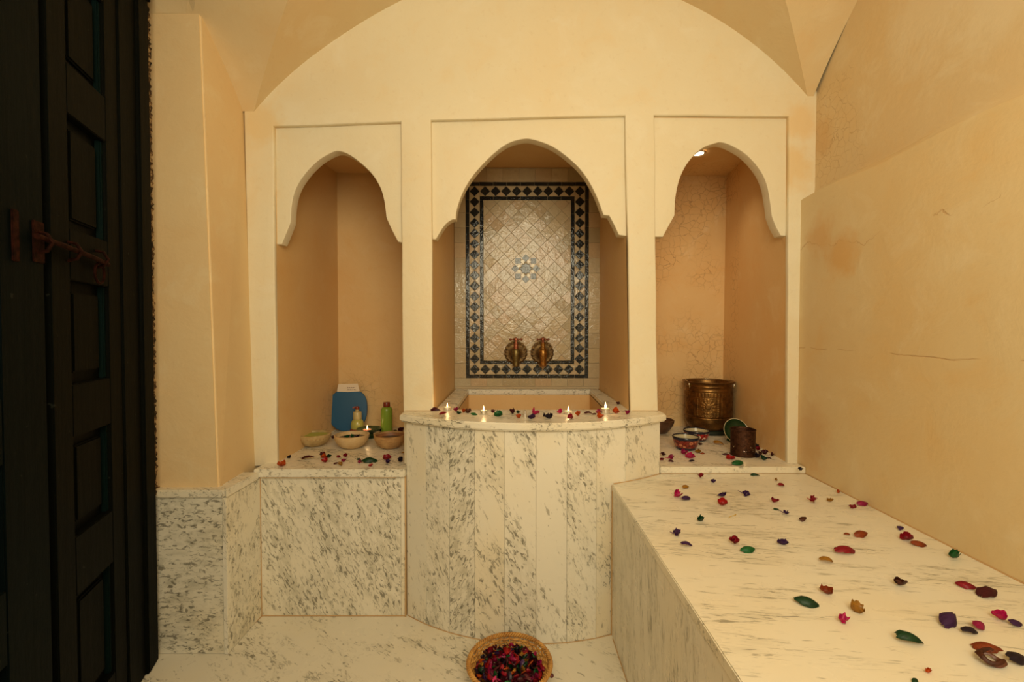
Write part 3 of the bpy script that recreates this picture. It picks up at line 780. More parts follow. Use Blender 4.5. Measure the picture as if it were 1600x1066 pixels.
# surround
n = 9; L = 1.083 / n
for k in range(n):
    w_ = L; me = tile_mesh('tile', rect(w_, Z0 - 1.088), M['tile_cream']); put('border_tile', me, -0.429 + L * (k + .5), (Z0 + 1.088) / 2)
    me = tile_mesh('tile', rect(w_, 0.10), M['tile_cream']); put('border_tile', me, -0.429 + L * (k + .5), Z1 + 0.052)
n = 13; L = (Z1 - Z0) / n
for k in range(n):
    for a, b in ((-0.429, X0), (X1, 0.654)):
        put('border_tile', tile_mesh('tile', rect(b - a, L), M['tile_cream']), (a + b) / 2, Z0 + L * (k + .5))

# ------------------------------------------------------------------ taps
def tap(px, body, mid_m, label):
    c = at_y(px, 551, YT - 0.004); t = empty('tap', c); tag(t, label, 'tap', 'taps on the tile panel')
    # scalloped wall rose
    bm = bmesh.new(); n = 96; ring = []
    prof = [(1.0, 0.0), (1.0, -0.004), (0.86, -0.008), (0.80, -0.006), (0.45, -0.012), (0.30, -0.022)]
    rows = []
    for s, y in prof:
        row = []
        for k in range(n):
            a = 2 * PI * k / n; rr = 0.083 * s * (1 + (0.055 * abs(math.sin(a * 9)) if s > 0.7 else 0))
            row.append(bm.verts.new((rr * math.cos(a), y, rr * math.sin(a))))
        rows.append(row)
    for a, b in zip(rows[:-1], rows[1:]):
        for k in range(n): bm.faces.new((a[k], a[(k + 1) % n], b[(k + 1) % n], b[k]))
    bm.faces.new(rows[-1]); bmesh.ops.recalc_face_normals(bm, faces=bm.faces)
    obj('wall_rose', bm, M['brass_dark'], t, smooth=40)
    bm = bmesh.new()
    add_tube(bm, [(0, -0.012, 0.0), (0, -0.05, 0.0), (0, -0.085, -0.002)], 0.02, 14)
    obj('inlet_pipe', bm, body, t, smooth=50)
    bm = lathe([(0.0, -0.095), (0.024, -0.095), (0.026, -0.085), (0.023, -0.06), (0.026, -0.052), (0.026, -0.035), (0.029, -0.025), (0.031, 0.0), (0.029, 0.02), (0.022, 0.03), (0.0, 0.031)], 24)
    bmesh.ops.translate(bm, verts=bm.verts, vec=(0, -0.10, 0)); obj('body', bm, body, t, smooth=40)
    bm = lathe([(0.0, 0.031), (0.019, 0.031), (0.019, 0.037), (0.016, 0.040), (0.016, 0.066), (0.019, 0.069), (0.019, 0.073), (0.0, 0.074)], 20)
    bmesh.ops.translate(bm, verts=bm.verts, vec=(0, -0.10, 0)); obj('bonnet', bm, mid_m, t, smooth=40)
    bm = lathe([(0.0, 0.074), (0.009, 0.074), (0.009, 0.09), (0.016, 0.095), (0.014, 0.108), (0.006, 0.114), (0.0, 0.115)], 16)
    bmesh.ops.translate(bm, verts=bm.verts, vec=(0, -0.10, 0)); obj('spindle', bm, M['copper'], t, smooth=40)
    bm = bmesh.new()
    for a in (0.35, 0.35 + PI / 2, 0.35 + PI, 0.35 + 1.5 * PI):
        e_ = Vector((math.cos(a) * 0.043, -0.10 + math.sin(a) * 0.043, 0.100))
        add_tube(bm, [(0, -0.10, 0.100), e_], 0.0042, 8); add_sphere(bm, e_, 0.0088, 12)
    obj('cross_handle', bm, M['copper'], t, smooth=60)
tap(806, M['brass_green'], M['copper'], 'left tap, greenish brass with a coppery collar and cross handle')
tap(847, M['brass_gold'], M['brass_gold'], 'right tap, golden brass with a ball-ended cross handle')

# ------------------------------------------------------------------ recessed light in the right niche
v = at_y(1091, 240, 2.966)
t = empty('recessed_light', (v.x, 2.966, 2.644)); tag(t, 'small round lit downlight in the ceiling of the right niche', 'ceiling light')
obj('trim_ring', lathe([(0.034, 0.004), (0.048, 0.0), (0.05, 0.003), (0.05, 0.008)], 32), M['alu'], t, smooth=50)
obj('lamp_lens', lathe([(0.0, 0.002), (0.02, 0.003), (0.034, 0.004)], 32), M['lamp_glow'], t, smooth=50)
sl = bpy.data.lights.new('downlight', 'SPOT'); sl.energy = 7.0; sl.spot_size = 1.9; sl.spot_blend = 0.9; sl.color = (1.0, 0.78, 0.48); sl.shadow_soft_size = 0.03
so = bpy.data.objects.new('downlight', sl); C.objects.link(so); so.parent = t; so.location = (0, 0, -0.006)

# ================================================================== SMALL THINGS
def clay(name, c1, c2, rough=0.6, lines=0.0):
    m, nt, b = new_mat(name); g = G(nt); co = g.n('ShaderNodeTexCoord').outputs['Object']
    n = g.noise(co, 18, 4, 0.6); n2 = g.noise(g.n('ShaderNodeVectorMath', operation='MULTIPLY', inp={0: co, 1: (20, 20, 260)}).outputs[0], 1, 3)
    c = g.mix(g.mapr(n, 0.4, 0.65), c1, c2); c = g.mix(g.math('MULTIPLY', g.mapr(n2, 0.5, 0.7), lines), c, tuple(x * 0.6 for x in c2))
    nt.links.new(c, b.inputs['Base Color']); b.inputs['Roughness'].default_value = rough
    nt.links.new(g.bump(n2, 0.15, 0.003), b.inputs['Normal']); return m
M['clay_left'] = clay('sandy_wood', (0.58, 0.44, 0.22), (0.42, 0.28, 0.11), 0.6, 0.5)
M['clay_mid'] = clay('pale_wood', (0.70, 0.52, 0.29), (0.62, 0.42, 0.20), 0.5, 0.25)
M['clay_right'] = clay('tan_wood', (0.56, 0.34, 0.14), (0.42, 0.22, 0.08), 0.55, 0.8)
M['clay_in'] = clay('brown_bowl_inside', (0.34, 0.15, 0.05), (0.25, 0.10, 0.04), 0.5)
M['green_liquid'] = flat('pale_green_cream', (0.34, 0.42, 0.07), 0.3)
M['dark_liquid'] = flat('dark_brown_paste', (0.045, 0.030, 0.020), 0.35)
M['green_glaze'] = clay('dark_green_glaze', (0.025, 0.055, 0.016), (0.012, 0.03, 0.010), 0.2)
M['stand_dark'] = flat('blackish_green_stand', (0.012, 0.022, 0.014), 0.5)
M['brown_bowl'] = clay('dark_brown_bowl', (0.12, 0.055, 0.028), (0.06, 0.028, 0.015), 0.35)
def bowl_prof(r, h_, foot, th_=0.006, curve=0.6):
    out = [(0, 0), (foot * .96, 0), (foot, 0.002)]
    for k in range(1, 11):
        a = k / 10; out.append((foot + (r - foot) * (math.sin(a * PI / 2) ** curve), 0.002 + (h_ - 0.002) * a))
    inn = []
    for k in range(0, 10):
        a = 1 - k / 10; inn.append((max(0.0, foot + (r - foot) * (math.sin(a * PI / 2) ** curve) - th_), th_ + (h_ - th_) * a + (0.0015 if k == 0 else 0)))
    return out, [(r - th_ * .5, h_ + 0.002)] + inn + [(0, th_)]
def plain_bowl(name, px, py_base, z, r, h_, foot, m, m_in, label, cat='bowl', group=None, th_=0.007, curve=0.6):
    c = at_z(px, py_base, z); t = empty(name, c); tag(t, label, cat, group)
    a, b = bowl_prof(r, h_, foot, th_, curve)
    obj('bowl_wall', lathe(a + b[:3], 56), m, t, smooth=60)
    obj('bowl_inside', lathe(b[2:], 56), m_in, t, smooth=60)
    return t, c
t, cL = plain_bowl('bowl', 491.5, 697, ZS, 0.099, 0.078, 0.036, M['clay_left'], M['clay_left'], 'leftmost wooden bowl with notched edge, full of pale green cream', group='wooden bowls on the left ledge', th_=0.010)
o = obj('green_cream', lathe([(0, 0.0), (0.05, 0.0006), (0.081, 0.0)], 40), M['green_liquid'], smooth=60); o.location = cL + Vector((0, 0, 0.069))
tag(o, 'pale green cream filling the leftmost wooden bowl', 'cream')
for k in range(9):   # chipped notches on the outside just under the rim
    a = -PI / 2 + (k - 4) * 0.24
    bm = bmesh.new(); add_sphere(bm, (math.cos(a) * 0.0955, math.sin(a) * 0.0955, 0.058), 0.0042, 8, 0.8); obj('notch', bm, M['clay_right'], t, smooth=60)
t, cM = plain_bowl('bowl', 550, 700, ZS, 0.104, 0.083, 0.040, M['clay_mid'], M['clay_mid'], 'middle pale smooth bowl of the three, holding dark green petals', group='wooden bowls on the left ledge', th_=0.008)
o = obj('dark_paste', lathe([(0, 0.0), (0.05, 0.0006), (0.084, 0.0)], 40), M['dark_liquid'], smooth=60); o.location = cM + Vector((0, 0, 0.064)); tag(o, 'dark liquid in the middle pale bowl', 'liquid')
t, cR = plain_bowl('bowl', 610, 700, ZS, 0.098, 0.083, 0.040, M['clay_right'], M['clay_in'], 'right tan bowl with turned grooves and dark contents, next to the basin', group='wooden bowls on the left ledge', th_=0.008)
o = obj('dark_paste', lathe([(0, 0.004), (0.04, 0.003), (0.075, 0.0)], 40), M['dark_liquid'], smooth=60); o.location = cR + Vector((0, 0, 0.06)); tag(o, 'dark brown paste in the right tan bowl', 'paste')
# green footed bowl with a floating candle
c = at_z(577, 684, ZS); t = empty('footed_bowl', c); tag(t, 'dark green glazed footed bowl with a lit candle in it, behind the wooden bowls', 'bowl')
obj('bowl_wall', lathe([(0, 0), (0.040, 0), (0.040, 0.006), (0.028, 0.012), (0.026, 0.028), (0.04, 0.036), (0.066, 0.048), (0.082, 0.062), (0.083, 0.064), (0.079, 0.063), (0.062, 0.052), (0.03, 0.043), (0, 0.041)], 48), M['green_glaze'], t, smooth=50)
cG = c

def tealight(c, label, group, r=0.0185, h_=0.016, lit=True, wax='wax', flame=1.0):
    t = empty('tealight', c); tag(t, label, 'candle', group)
    obj('cup', lathe([(0, 0), (r * .96, 0), (r, 0.002), (r, h_), (r + 0.001, h_ + 0.0006), (r - 0.0006, h_), (r - 0.0006, h_ - 0.003)], 28), M['alu'], t, smooth=50)
    obj('wax', lathe([(0, h_ - 0.0035), (r * .6, h_ - 0.0032), (r - 0.0008, h_ - 0.002)], 28), M[wax], t, smooth=60)
    bm = bmesh.new(); add_tube(bm, [(0, 0, h_ - 0.004), (0.0006, 0, h_ + 0.003)], 0.0009, 6); obj('wick', bm, M['wick'], t)
    if lit:
        obj('flame', lathe([(0.0, h_), (0.0022 * flame, h_ + 0.002), (0.0034 * flame, h_ + 0.006 * flame), (0.0028 * flame, h_ + 0.012 * flame), (0.0012 * flame, h_ + 0.019 * flame), (0.0, h_ + 0.025 * flame)], 12), M['flame'], t, smooth=60)
        l = bpy.data.lights.new('candle_light', 'POINT'); l.energy = 0.10; l.color = (1.0, 0.6, 0.25); l.shadow_soft_size = 0.01
        lo = bpy.data.objects.new('candle_light', l); C.objects.link(lo); lo.parent = t; lo.location = (0, 0, h_ + 0.032)
    return t
ZR = 1.069
gT = 'tealights along the basin rim'
tealight(at_z(699, 641, ZR), 'lit tealight at the left end of the basin rim', gT, 0.021)
tealight(at_z(755.8, 647.5, ZR), 'lit tealight with green leaves on both sides, second from left on the rim', gT, 0.019, 0.02)
tealight(at_z(820.5, 652.5, ZR), 'thin white candle stub near the middle of the rim, flame out', gT, 0.0095, 0.034, lit=False)
tealight(at_z(888, 647, ZR), 'lit tealight between the pink petal and the orange flower on the rim', gT, 0.021)
tealight(at_z(946, 646, ZR), 'lit tealight with the tallest flame, at the right end of the rim', gT, 0.022, 0.026, flame=1.4)
tealight(cG + Vector((-0.008, -0.015, 0.0445)), 'pinkish lit tealight inside the green footed bowl', 'tealights in bowls', 0.028, 0.014, wax='wax_pink', flame=1.2)

# blue board leaning in the corner of the left niche
board_c = at_z(543, 674, ZS)
t = empty('kneeling_board', Vector((board_c.x, 3.24, ZS + 0.001))); tag(t, 'blue rounded board leaning in the corner of the left niche', 'board')
def sq_outline(w, h_, n, k=80):
    pts = []
    for i in range(k):
        a = 2 * PI * i / k; ca, sa = math.cos(a), math.sin(a)
        nn = n if sa > 0 else n * 0.8
        pts.append((w / 2 * math.copysign(abs(ca) ** (2 / nn), ca), h_ / 2 + h_ / 2 * math.copysign(abs(sa) ** (2 / nn), sa)))
    return pts
M['blue'] = flat('blue_plastic', (0.006, 0.085, 0.20), 0.55)
M['paper'] = flat('white_card', (0.78, 0.66, 0.52), 0.7)
M['ink'] = flat('dark_print', (0.12, 0.03, 0.02), 0.7)
bo = obj('board', plate('board', sq_outline(0.272, 0.295, 2.8), [], -0.008, 0.008, 0.006), M['blue'], t, smooth=40)
card = obj('card', plate('card', [(-0.078, 0.283), (0.0, 0.278), (0.082, 0.283), (0.066, 0.338), (-0.070, 0.336)], [], -0.012, -0.0095, 0.0006), M['paper'], t)
for row, ws in ((0.306, (0.006, 0.010, 0.009, 0.013)), (0.291, (0.012, 0.016, 0.006, 0.015))):
    x = -0.006
    for w_ in ws:
        bm = bmesh.new(); k = 0; xx = x
        pts = []
        for q in range(5): pts.append((xx + w_ * q / 4, -0.0128, row + (0.0028 if q % 2 else 0) + 0.0012))
        add_tube(bm, pts, 0.0022, 5); add_sphere(bm, (xx + w_ * .5, -0.0128, row + 0.0075), 0.001, 6)
        obj('printed_word', bm, M['ink'], card); x += w_ + 0.0035
t.rotation_euler = (math.radians(-9), 0, math.radians(6))

# pump dispenser
M['amber_glass'] = flat('yellow_green_soap', (0.42, 0.40, 0.10), 0.2)
M['pale_cap'] = flat('pale_translucent_cap', (0.50, 0.42, 0.20), 0.3)
M['redbrown'] = flat('red_brown_plastic', (0.20, 0.028, 0.012), 0.35)
M['green_bottle'] = flat('green_plastic', (0.21, 0.33, 0.035), 0.32)
c = at_z(558.5, 678.5, ZS); t = empty('pump_dispenser', c); tag(t, 'small round-bodied pump dispenser of yellow-green soap with red-brown pump head', 'dispenser')
obj('base_band', lathe([(0, 0), (0.039, 0), (0.041, 0.003), (0.041, 0.034), (0.039, 0.036), (0, 0.036)], 40), M['redbrown'], t, smooth=40)
obj('bottle', lathe([(0, 0.036), (0.038, 0.036), (0.041, 0.048), (0.041, 0.062), (0.037, 0.082), (0.030, 0.092), (0.026, 0.096)], 40), M['amber_glass'], t, smooth=60)
obj('collar', lathe([(0.0, 0.094), (0.026, 0.096), (0.027, 0.10), (0.027, 0.14), (0.024, 0.144), (0.013, 0.146), (0.011, 0.16), (0, 0.16)], 32), M['pale_cap'], t, smooth=40)
bm = lathe([(0, 0.158), (0.012, 0.158), (0.013, 0.162), (0.013, 0.172), (0.009, 0.178), (0, 0.179)], 20)
add_tube(bm, [(0, 0, 0.172), (-0.014, -0.006, 0.174), (-0.026, -0.012, 0.168)], 0.005, 8)
obj('pump_head', bm, M['redbrown'], t, smooth=40)
t.scale = (1.07, 1.07, 1.09)
# green bottle
c = at_z(604.5, 682, ZS); t = empty('bottle', c); tag(t, 'tall slim lime green bottle with red-brown cap, left niche', 'bottle')
obj('bottle_body', lathe([(0, 0), (0.036, 0), (0.038, 0.003), (0.038, 0.175), (0.037, 0.185), (0.032, 0.196), (0.024, 0.202), (0.0, 0.203)], 40), M['green_bottle'], t, smooth=50)
bm = lathe([(0, 0.203), (0.021, 0.203), (0.0215, 0.205), (0.0215, 0.232), (0.020, 0.234), (0, 0.234)], 32, emboss=lambda a, z, r: 0.0007 * math.cos(a * 16) if r > .02 else 0)
obj('cap', bm, M['redbrown'], t, smooth=50)

# ------------------------------------------------------------------ right niche things
# low dark stand and embossed brass pot
pc = at_z(1107.5, 668.5, ZS); pc.y = 3.235; pc.x = 1.398
o = based('pot_stand', (lambda b: (bmesh.ops.translate(b, verts=b.verts, vec=(pc.x, pc.y, ZS)), b)[1])(lathe([(0, 0), (0.135, 0), (0.14, 0.006), (0.14, 0.024), (0.13, 0.031), (0, 0.031)], 56)), M['stand_dark'], (pc.x, pc.y, ZS), smooth=40)
tag(o, 'low round dark green stand under the brass pot', 'stand')
t = empty('brass_pot', (pc.x, pc.y, ZS + 0.031)); tag(t, 'large embossed antique brass bucket with bail handle at the back of the right niche', 'pot')
def emb(a, z, r):
    if r < 0.155: return 0
    e = 0.0
    if 0.232 < z < 0.262: e += 0.0022 * abs(math.sin(a * 22))
    if 0.102 < z < 0.228:
        da = ((a + 1.976 + PI / 6 + 4 * PI) % (PI / 3)) - PI / 6
        x = da * 0.16; y = z - 0.168; d = math.hypot(x, y)
        if d < 0.018: e += 0.003
        elif d < 0.056: e += 0.0016 * (0.5 + 0.5 * math.cos(math.atan2(y, x) * 12)) * (1 if (d * 400) % 7 > 1.6 else .2)
        else: e += 0.0014 * (0.5 + 0.5 * math.cos(a * 60)) * (0.5 + .5 * math.cos(z * 420))
        if abs(abs(x) - 0.072) < 0.004: e += 0.0022
    return e
pr = [(0, 0), (0.128, 0), (0.132, 0.003), (0.140, 0.02), (0.152, 0.045), (0.156, 0.07), (0.156, 0.078), (0.160, 0.081), (0.160, 0.086), (0.156, 0.09), (0.158, 0.094), (0.161, 0.097), (0.158, 0.100)]
pr += [(0.158, 0.101 + 0.0026 * k) for k in range(1, 64)]
pr += [(0.158, 0.268), (0.160, 0.27), (0.158, 0.273), (0.157, 0.296), (0.160, 0.300), (0.158, 0.304), (0.160, 0.318), (0.170, 0.325), (0.174, 0.329), (0.174, 0.333), (0.168, 0.334), (0.157, 0.327), (0.154, 0.31), (0.152, 0.20), (0.150, 0.06), (0, 0.05)]
obj('pot_body', lathe(pr, 288, emboss=emb), M['brass_pot'], t, smooth=50)
bm = bmesh.new(); add_tube(bm, [(0.150 * math.cos(a), 0.150 * math.sin(a), 0.331 + 0.002 * math.sin(a * 3)) for a in [PI * 0.02 + (PI * 1.0) * k / 30 for k in range(31)]], 0.0028, 8)
obj('bail_handle', bm, M['steel'], t, smooth=60)
for s in (-1, 1):
    bm = bmesh.new(); a0 = -0.45 if s > 0 else PI + 0.3
    base_ = Vector((math.cos(a0) * 0.160, math.sin(a0) * 0.160, 0.322))
    add_tube(bm, [base_ + Vector((0, 0, 0.006)), base_ + Vector((0.004 * s, -0.006, -0.008)), base_ + Vector((0.001 * s, -0.008, -0.026)), base_ + Vector((-0.002 * s, -0.002, -0.036))], 0.003, 8)
    obj('ear', bm, M['steel'], t, smooth=60)

def painted(name, c1, c2, c3, scale, thr):
    m, nt, b = new_mat(name); g = G(nt)
    uv = g.n('ShaderNodeUVMap').outputs[0]
    v = g.n('ShaderNodeVectorMath', operation='MULTIPLY', inp={0: uv, 1: scale}).outputs[0]
    vo = g.n('ShaderNodeTexVoronoi', feature='F1', inp={'Vector': v, 'Scale': 1.0, 'Randomness': 0.55})
    d = vo.outputs['Distance']
    fl = g.math('MULTIPLY', g.mapr(d, thr, thr - 0.06), g.mapr(d, thr * .35, thr * .45))
    n = g.noise(v, 2.3, 2)
    c = g.mix(g.mapr(n, 0.52, 0.56), c1, tuple(x * 0.35 for x in c1))
    c = g.mix(fl, c, c2); c = g.mix(g.mapr(d, thr * .32, thr * .2), c, c3)
    nt.links.new(c, b.inputs['Base Color']); b.inputs['Roughness'].default_value = 0.2; return m
M['paint_front'] = painted('red_floral_glaze', (0.22, 0.025, 0.015), (0.52, 0.20, 0.10), (0.30, 0.05, 0.02), (15, 42, 1), 0.42)
M['paint_back'] = painted('red_white_glaze', (0.40, 0.015, 0.015), (0.85, 0.72, 0.55), (0.05, 0.03, 0.05), (14, 32, 1), 0.46)
M['navy'] = flat('blue_black_glaze', (0.012, 0.014, 0.03), 0.12)
M['cream_glaze'] = flat('cream_inside_glaze', (0.55, 0.48, 0.30), 0.2)
M['red_glaze'] = flat('dark_red_glaze', (0.20, 0.03, 0.015), 0.2)
def painted_bowl(px, py, r, h_, foot, pm_, label, liquid):
    c = at_z(px, py, ZS); t = empty('painted_bowl', c); tag(t, label, 'bowl', 'painted ceramic bowls in the right niche')
    obj('foot', lathe([(0, 0), (foot, 0), (foot + .004, 0.002), (foot + 0.008, h_ * .16), (foot + 0.009, h_ * .2)], 48), M['navy'], t, smooth=50)
    obj('stripe', lathe([(foot + 0.009, h_ * .2), (foot + 0.011, h_ * .24)], 48), M['red_glaze'], t, smooth=50)
    obj('painted_band', lathe([(foot + 0.011 + (r - foot - 0.013) * (k / 6) ** 0.7, h_ * (.24 + .56 * k / 6)) for k in range(7)], 48), pm_, t, smooth=60)
    obj('rim', lathe([(r - 0.002, h_ * .80), (r, h_ * .86), (r, h_), (r - .002, h_ + .002), (r - .005, h_), (r - .006, h_ * .93)], 48), M['navy'], t, smooth=60)
    obj('inside', lathe([(r - .006, h_ * .93), (r - .010, h_ * .70), (foot + .01, h_ * .25), (0, h_ * .18)], 48), M['cream_glaze'], t, smooth=60)
    q = obj('water', lathe([(0, 0), (r - .012, 0)], 40), M['navy']); q.location = c + Vector((0, 0, h_ * .66)); tag(q, liquid, 'liquid'); 
    return c
painted_bowl(1071.5, 701.5, 0.0785, 0.078, 0.052, M['paint_front'], 'front painted bowl with orange-red flowers and dark rim, beside the basin', 'dark liquid in the front flowered bowl')
painted_bowl(1088, 687.5, 0.082, 0.066, 0.055, M['paint_back'], 'rear painted bowl, bright red with white petals, in front of the brass pot', 'dark liquid in the rear red and white bowl')
plain_bowl('bowl', 1029, 676, ZS, 0.105, 0.092, 0.055, M['brown_bowl'], M['brown_bowl'], 'dark brown bowl half hidden behind the right end of the basin', group='bowls at the back of the right niche', curve=0.9)
# green bowl standing on edge
gc = at_z(1150, 684, ZS); gy = 2.93; gx_ = at_y(1150, 668, gy).x
t = empty('tilted_bowl', (gx_, gy, ZS)); tag(t, 'green glazed bowl with pale rim tipped on its side behind the pierced lantern', 'bowl')
for nm, pf, m in (('bowl_wall', [(0, 0), (0.034, 0), (0.036, 0.004), (0.056, 0.018), (0.074, 0.040), (0.080, 0.052), (0.080, 0.0535)], 'green_glaze'), ('pale_rim', [(0.080, 0.0535), (0.0805, 0.055), (0.079, 0.0565), (0.0765, 0.0555)], 'cream_glaze'), ('bowl_inside', [(0.0765, 0.0555), (0.070, 0.042), (0.052, 0.022), (0.03, 0.010), (0, 0.007)], 'green_glaze')):
    bm = lathe(pf, 56); mt = Matrix.Translation((0, 0, 0.091)) @ Matrix.Rotation(math.radians(66), 4, 'X') @ Matrix.Translation((0, 0, -0.05))
    bmesh.ops.transform(bm, matrix=mt, verts=bm.verts); obj(nm, bm, M[m], t, smooth=60)
zmin = min((t_.matrix_world if False else Matrix.Identity(4)) @ v.co for ch in t.children for v in ch.data.vertices for t_ in (t,)) if False else min(v.co.z for ch in t.children for v in ch.data.vertices)
t.location.z = ZS - zmin
# pierced lantern
lc = at_z(1160.5, 711, ZS); t = empty('pierced_lantern', lc); tag(t, 'dark rusty pierced metal candle cylinder on the right niche slab', 'lantern')
bm = bmesh.new(); NS, NV = 96, 36; rr, hh = 0.0665, 0.150
def lit_hole(i, j):
    a = 2 * PI * i / NS; z = hh * j / NV
    # rosette of pierced dots facing the room, repeated four times round
    da = (((a + PI / 2 + PI / 4) % (PI / 2)) - PI / 4) * rr; dz = z - 0.040
    d = math.hypot(da, dz)
    if (i + j) % 2: return False
    if 0.006 < d < 0.012 or 0.016 < d < 0.0205 or 0.024 < d < 0.0275: return True
    dz2 = z - 0.088; d2 = math.hypot(da, dz2)
    return 0.009 < d2 < 0.0135 or 0.018 < d2 < 0.0215
vv = {}
for i in range(NS):
    for j in range(NV + 1):
        a = 2 * PI * i / NS; z = hh * j / NV; r2 = rr + (0.0016 if j in (0, NV) else 0) - 0.001 * math.sin(PI * j / NV)
        vv[i, j] = bm.verts.new((r2 * math.cos(a), r2 * math.sin(a), z))
for i in range(NS):
    for j in range(NV):
        if not lit_hole(i, j): bm.faces.new((vv[i, j], vv[(i + 1) % NS, j], vv[(i + 1) % NS, j + 1], vv[i, j + 1]))
obj('pierced_wall', bm, M['lantern'], t, smooth=60)
bm = bmesh.new(); add_tube(bm, [(rr * math.cos(2 * PI * k / 48), rr * math.sin(2 * PI * k / 48), hh) for k in range(48)], 0.0025, 8, close=True); obj('top_rim', bm, M['lantern'], t, smooth=60)
bm = bmesh.new(); add_tube(bm, [(rr * math.cos(2 * PI * k / 48), rr * math.sin(2 * PI * k / 48), 0.0028) for k in range(48)], 0.0025, 8, close=True); obj('foot_rim', bm, M['lantern'], t, smooth=60)
obj('floor_plate', lathe([(0, 0.002), (rr, 0.002)], 40), M['lantern'], t)
tealight(lc + Vector((0, 0, 0.003)), 'lit tealight glowing inside the pierced lantern', 'tealights in bowls', 0.02, 0.018, flame=1.1)

# ================================================================== PETALS
def petal_mat(name, col):
    m, nt, b = new_mat(name); g = G(nt); co = g.n('ShaderNodeTexCoord').outputs['Object']
    st = g.n('ShaderNodeVectorMath', operation='MULTIPLY', inp={0: co, 1: (40, 260, 60)}).outputs[0]
    n = g.noise(st, 1.0, 3); n2 = g.noise(co, 70, 3)
    c = g.mix(g.mapr(n, 0.4, 0.7, 0, 0.6), col, tuple(x * 0.42 for x in col)); c = g.mix(g.mapr(n2, 0.55, 0.7, 0, 0.6), c, tuple(x * 0.3 for x in col))
    nt.links.new(c, b.inputs['Base Color']); b.inputs['Roughness'].default_value = 0.42
    nt.links.new(g.bump(n, 0.4, 0.002), b.inputs['Normal']); return m
PC = {'crimson': (0.42, 0.012, 0.030), 'red': (0.62, 0.02, 0.02), 'pink': (0.72, 0.02, 0.17), 'magenta': (0.48, 0.015, 0.12), 'maroon': (0.11, 0.010, 0.020), 'purple': (0.085, 0.025, 0.13), 'dark': (0.025, 0.012, 0.03),
      'green': (0.02, 0.20, 0.05), 'darkgreen': (0.012, 0.075, 0.025), 'mustard': (0.55, 0.27, 0.03), 'orange': (0.78, 0.14, 0.015), 'rust': (0.42, 0.08, 0.018), 'brown': (0.13, 0.035, 0.015), 'yellow': (0.66, 0.45, 0.08)}
for k, v in PC.items(): M['p_' + k] = petal_mat(k + '_petal', v)
def add_blade(bm, L, Wd, cup, arch, rnd, mat=Matrix.Identity(4), nu=8, nv=5, point=0.8, crinkle=0.06, twist=0.0):
    g = {}; wv = [rnd.uniform(-1, 1) for _ in range(4)]
    for i in range(nu + 1):
        u = i / nu; w = Wd / 2 * (math.sin(PI * (0.04 + 0.92 * u) ** point) ** 0.75)
        for j in range(nv + 1):
            v = 2 * j / nv - 1
            th_ = cup * v; rad = w / max(0.25, abs(cup)) if abs(cup) > 0.01 else 0
            if abs(cup) > 0.05: y = (w / cup) * math.sin(th_); z = (w / cup) * (1 - math.cos(th_))
            else: y = w * v; z = 0
            a = (u - .5) * 2 * arch; x = (L / 2 / arch) * math.sin(a) if abs(arch) > .05 else L * (u - .5); z += (L / 2 / arch) * (1 - math.cos(a)) * 1.0 if abs(arch) > .05 else 0
            z += crinkle * Wd * (wv[0] * math.sin(5 * u + wv[1] * 3) * v + 0.6 * wv[2] * math.sin(7 * u + 3 * v))
            p = Vector((x, y, z)); tw = twist * (u - .5); p = Matrix.Rotation(tw, 3, 'X') @ p
            if j in (0, nv) or i in (0, nu): p = p * (1 + rnd.uniform(-.09, .09)); p.z += crinkle * Wd * rnd.uniform(-.6, .9)
            g[i, j] = bm.verts.new(mat @ p)
    for i in range(nu):
        for j in range(nv): bm.faces.new((g[i, j], g[i + 1, j], g[i + 1, j + 1], g[i, j + 1]))
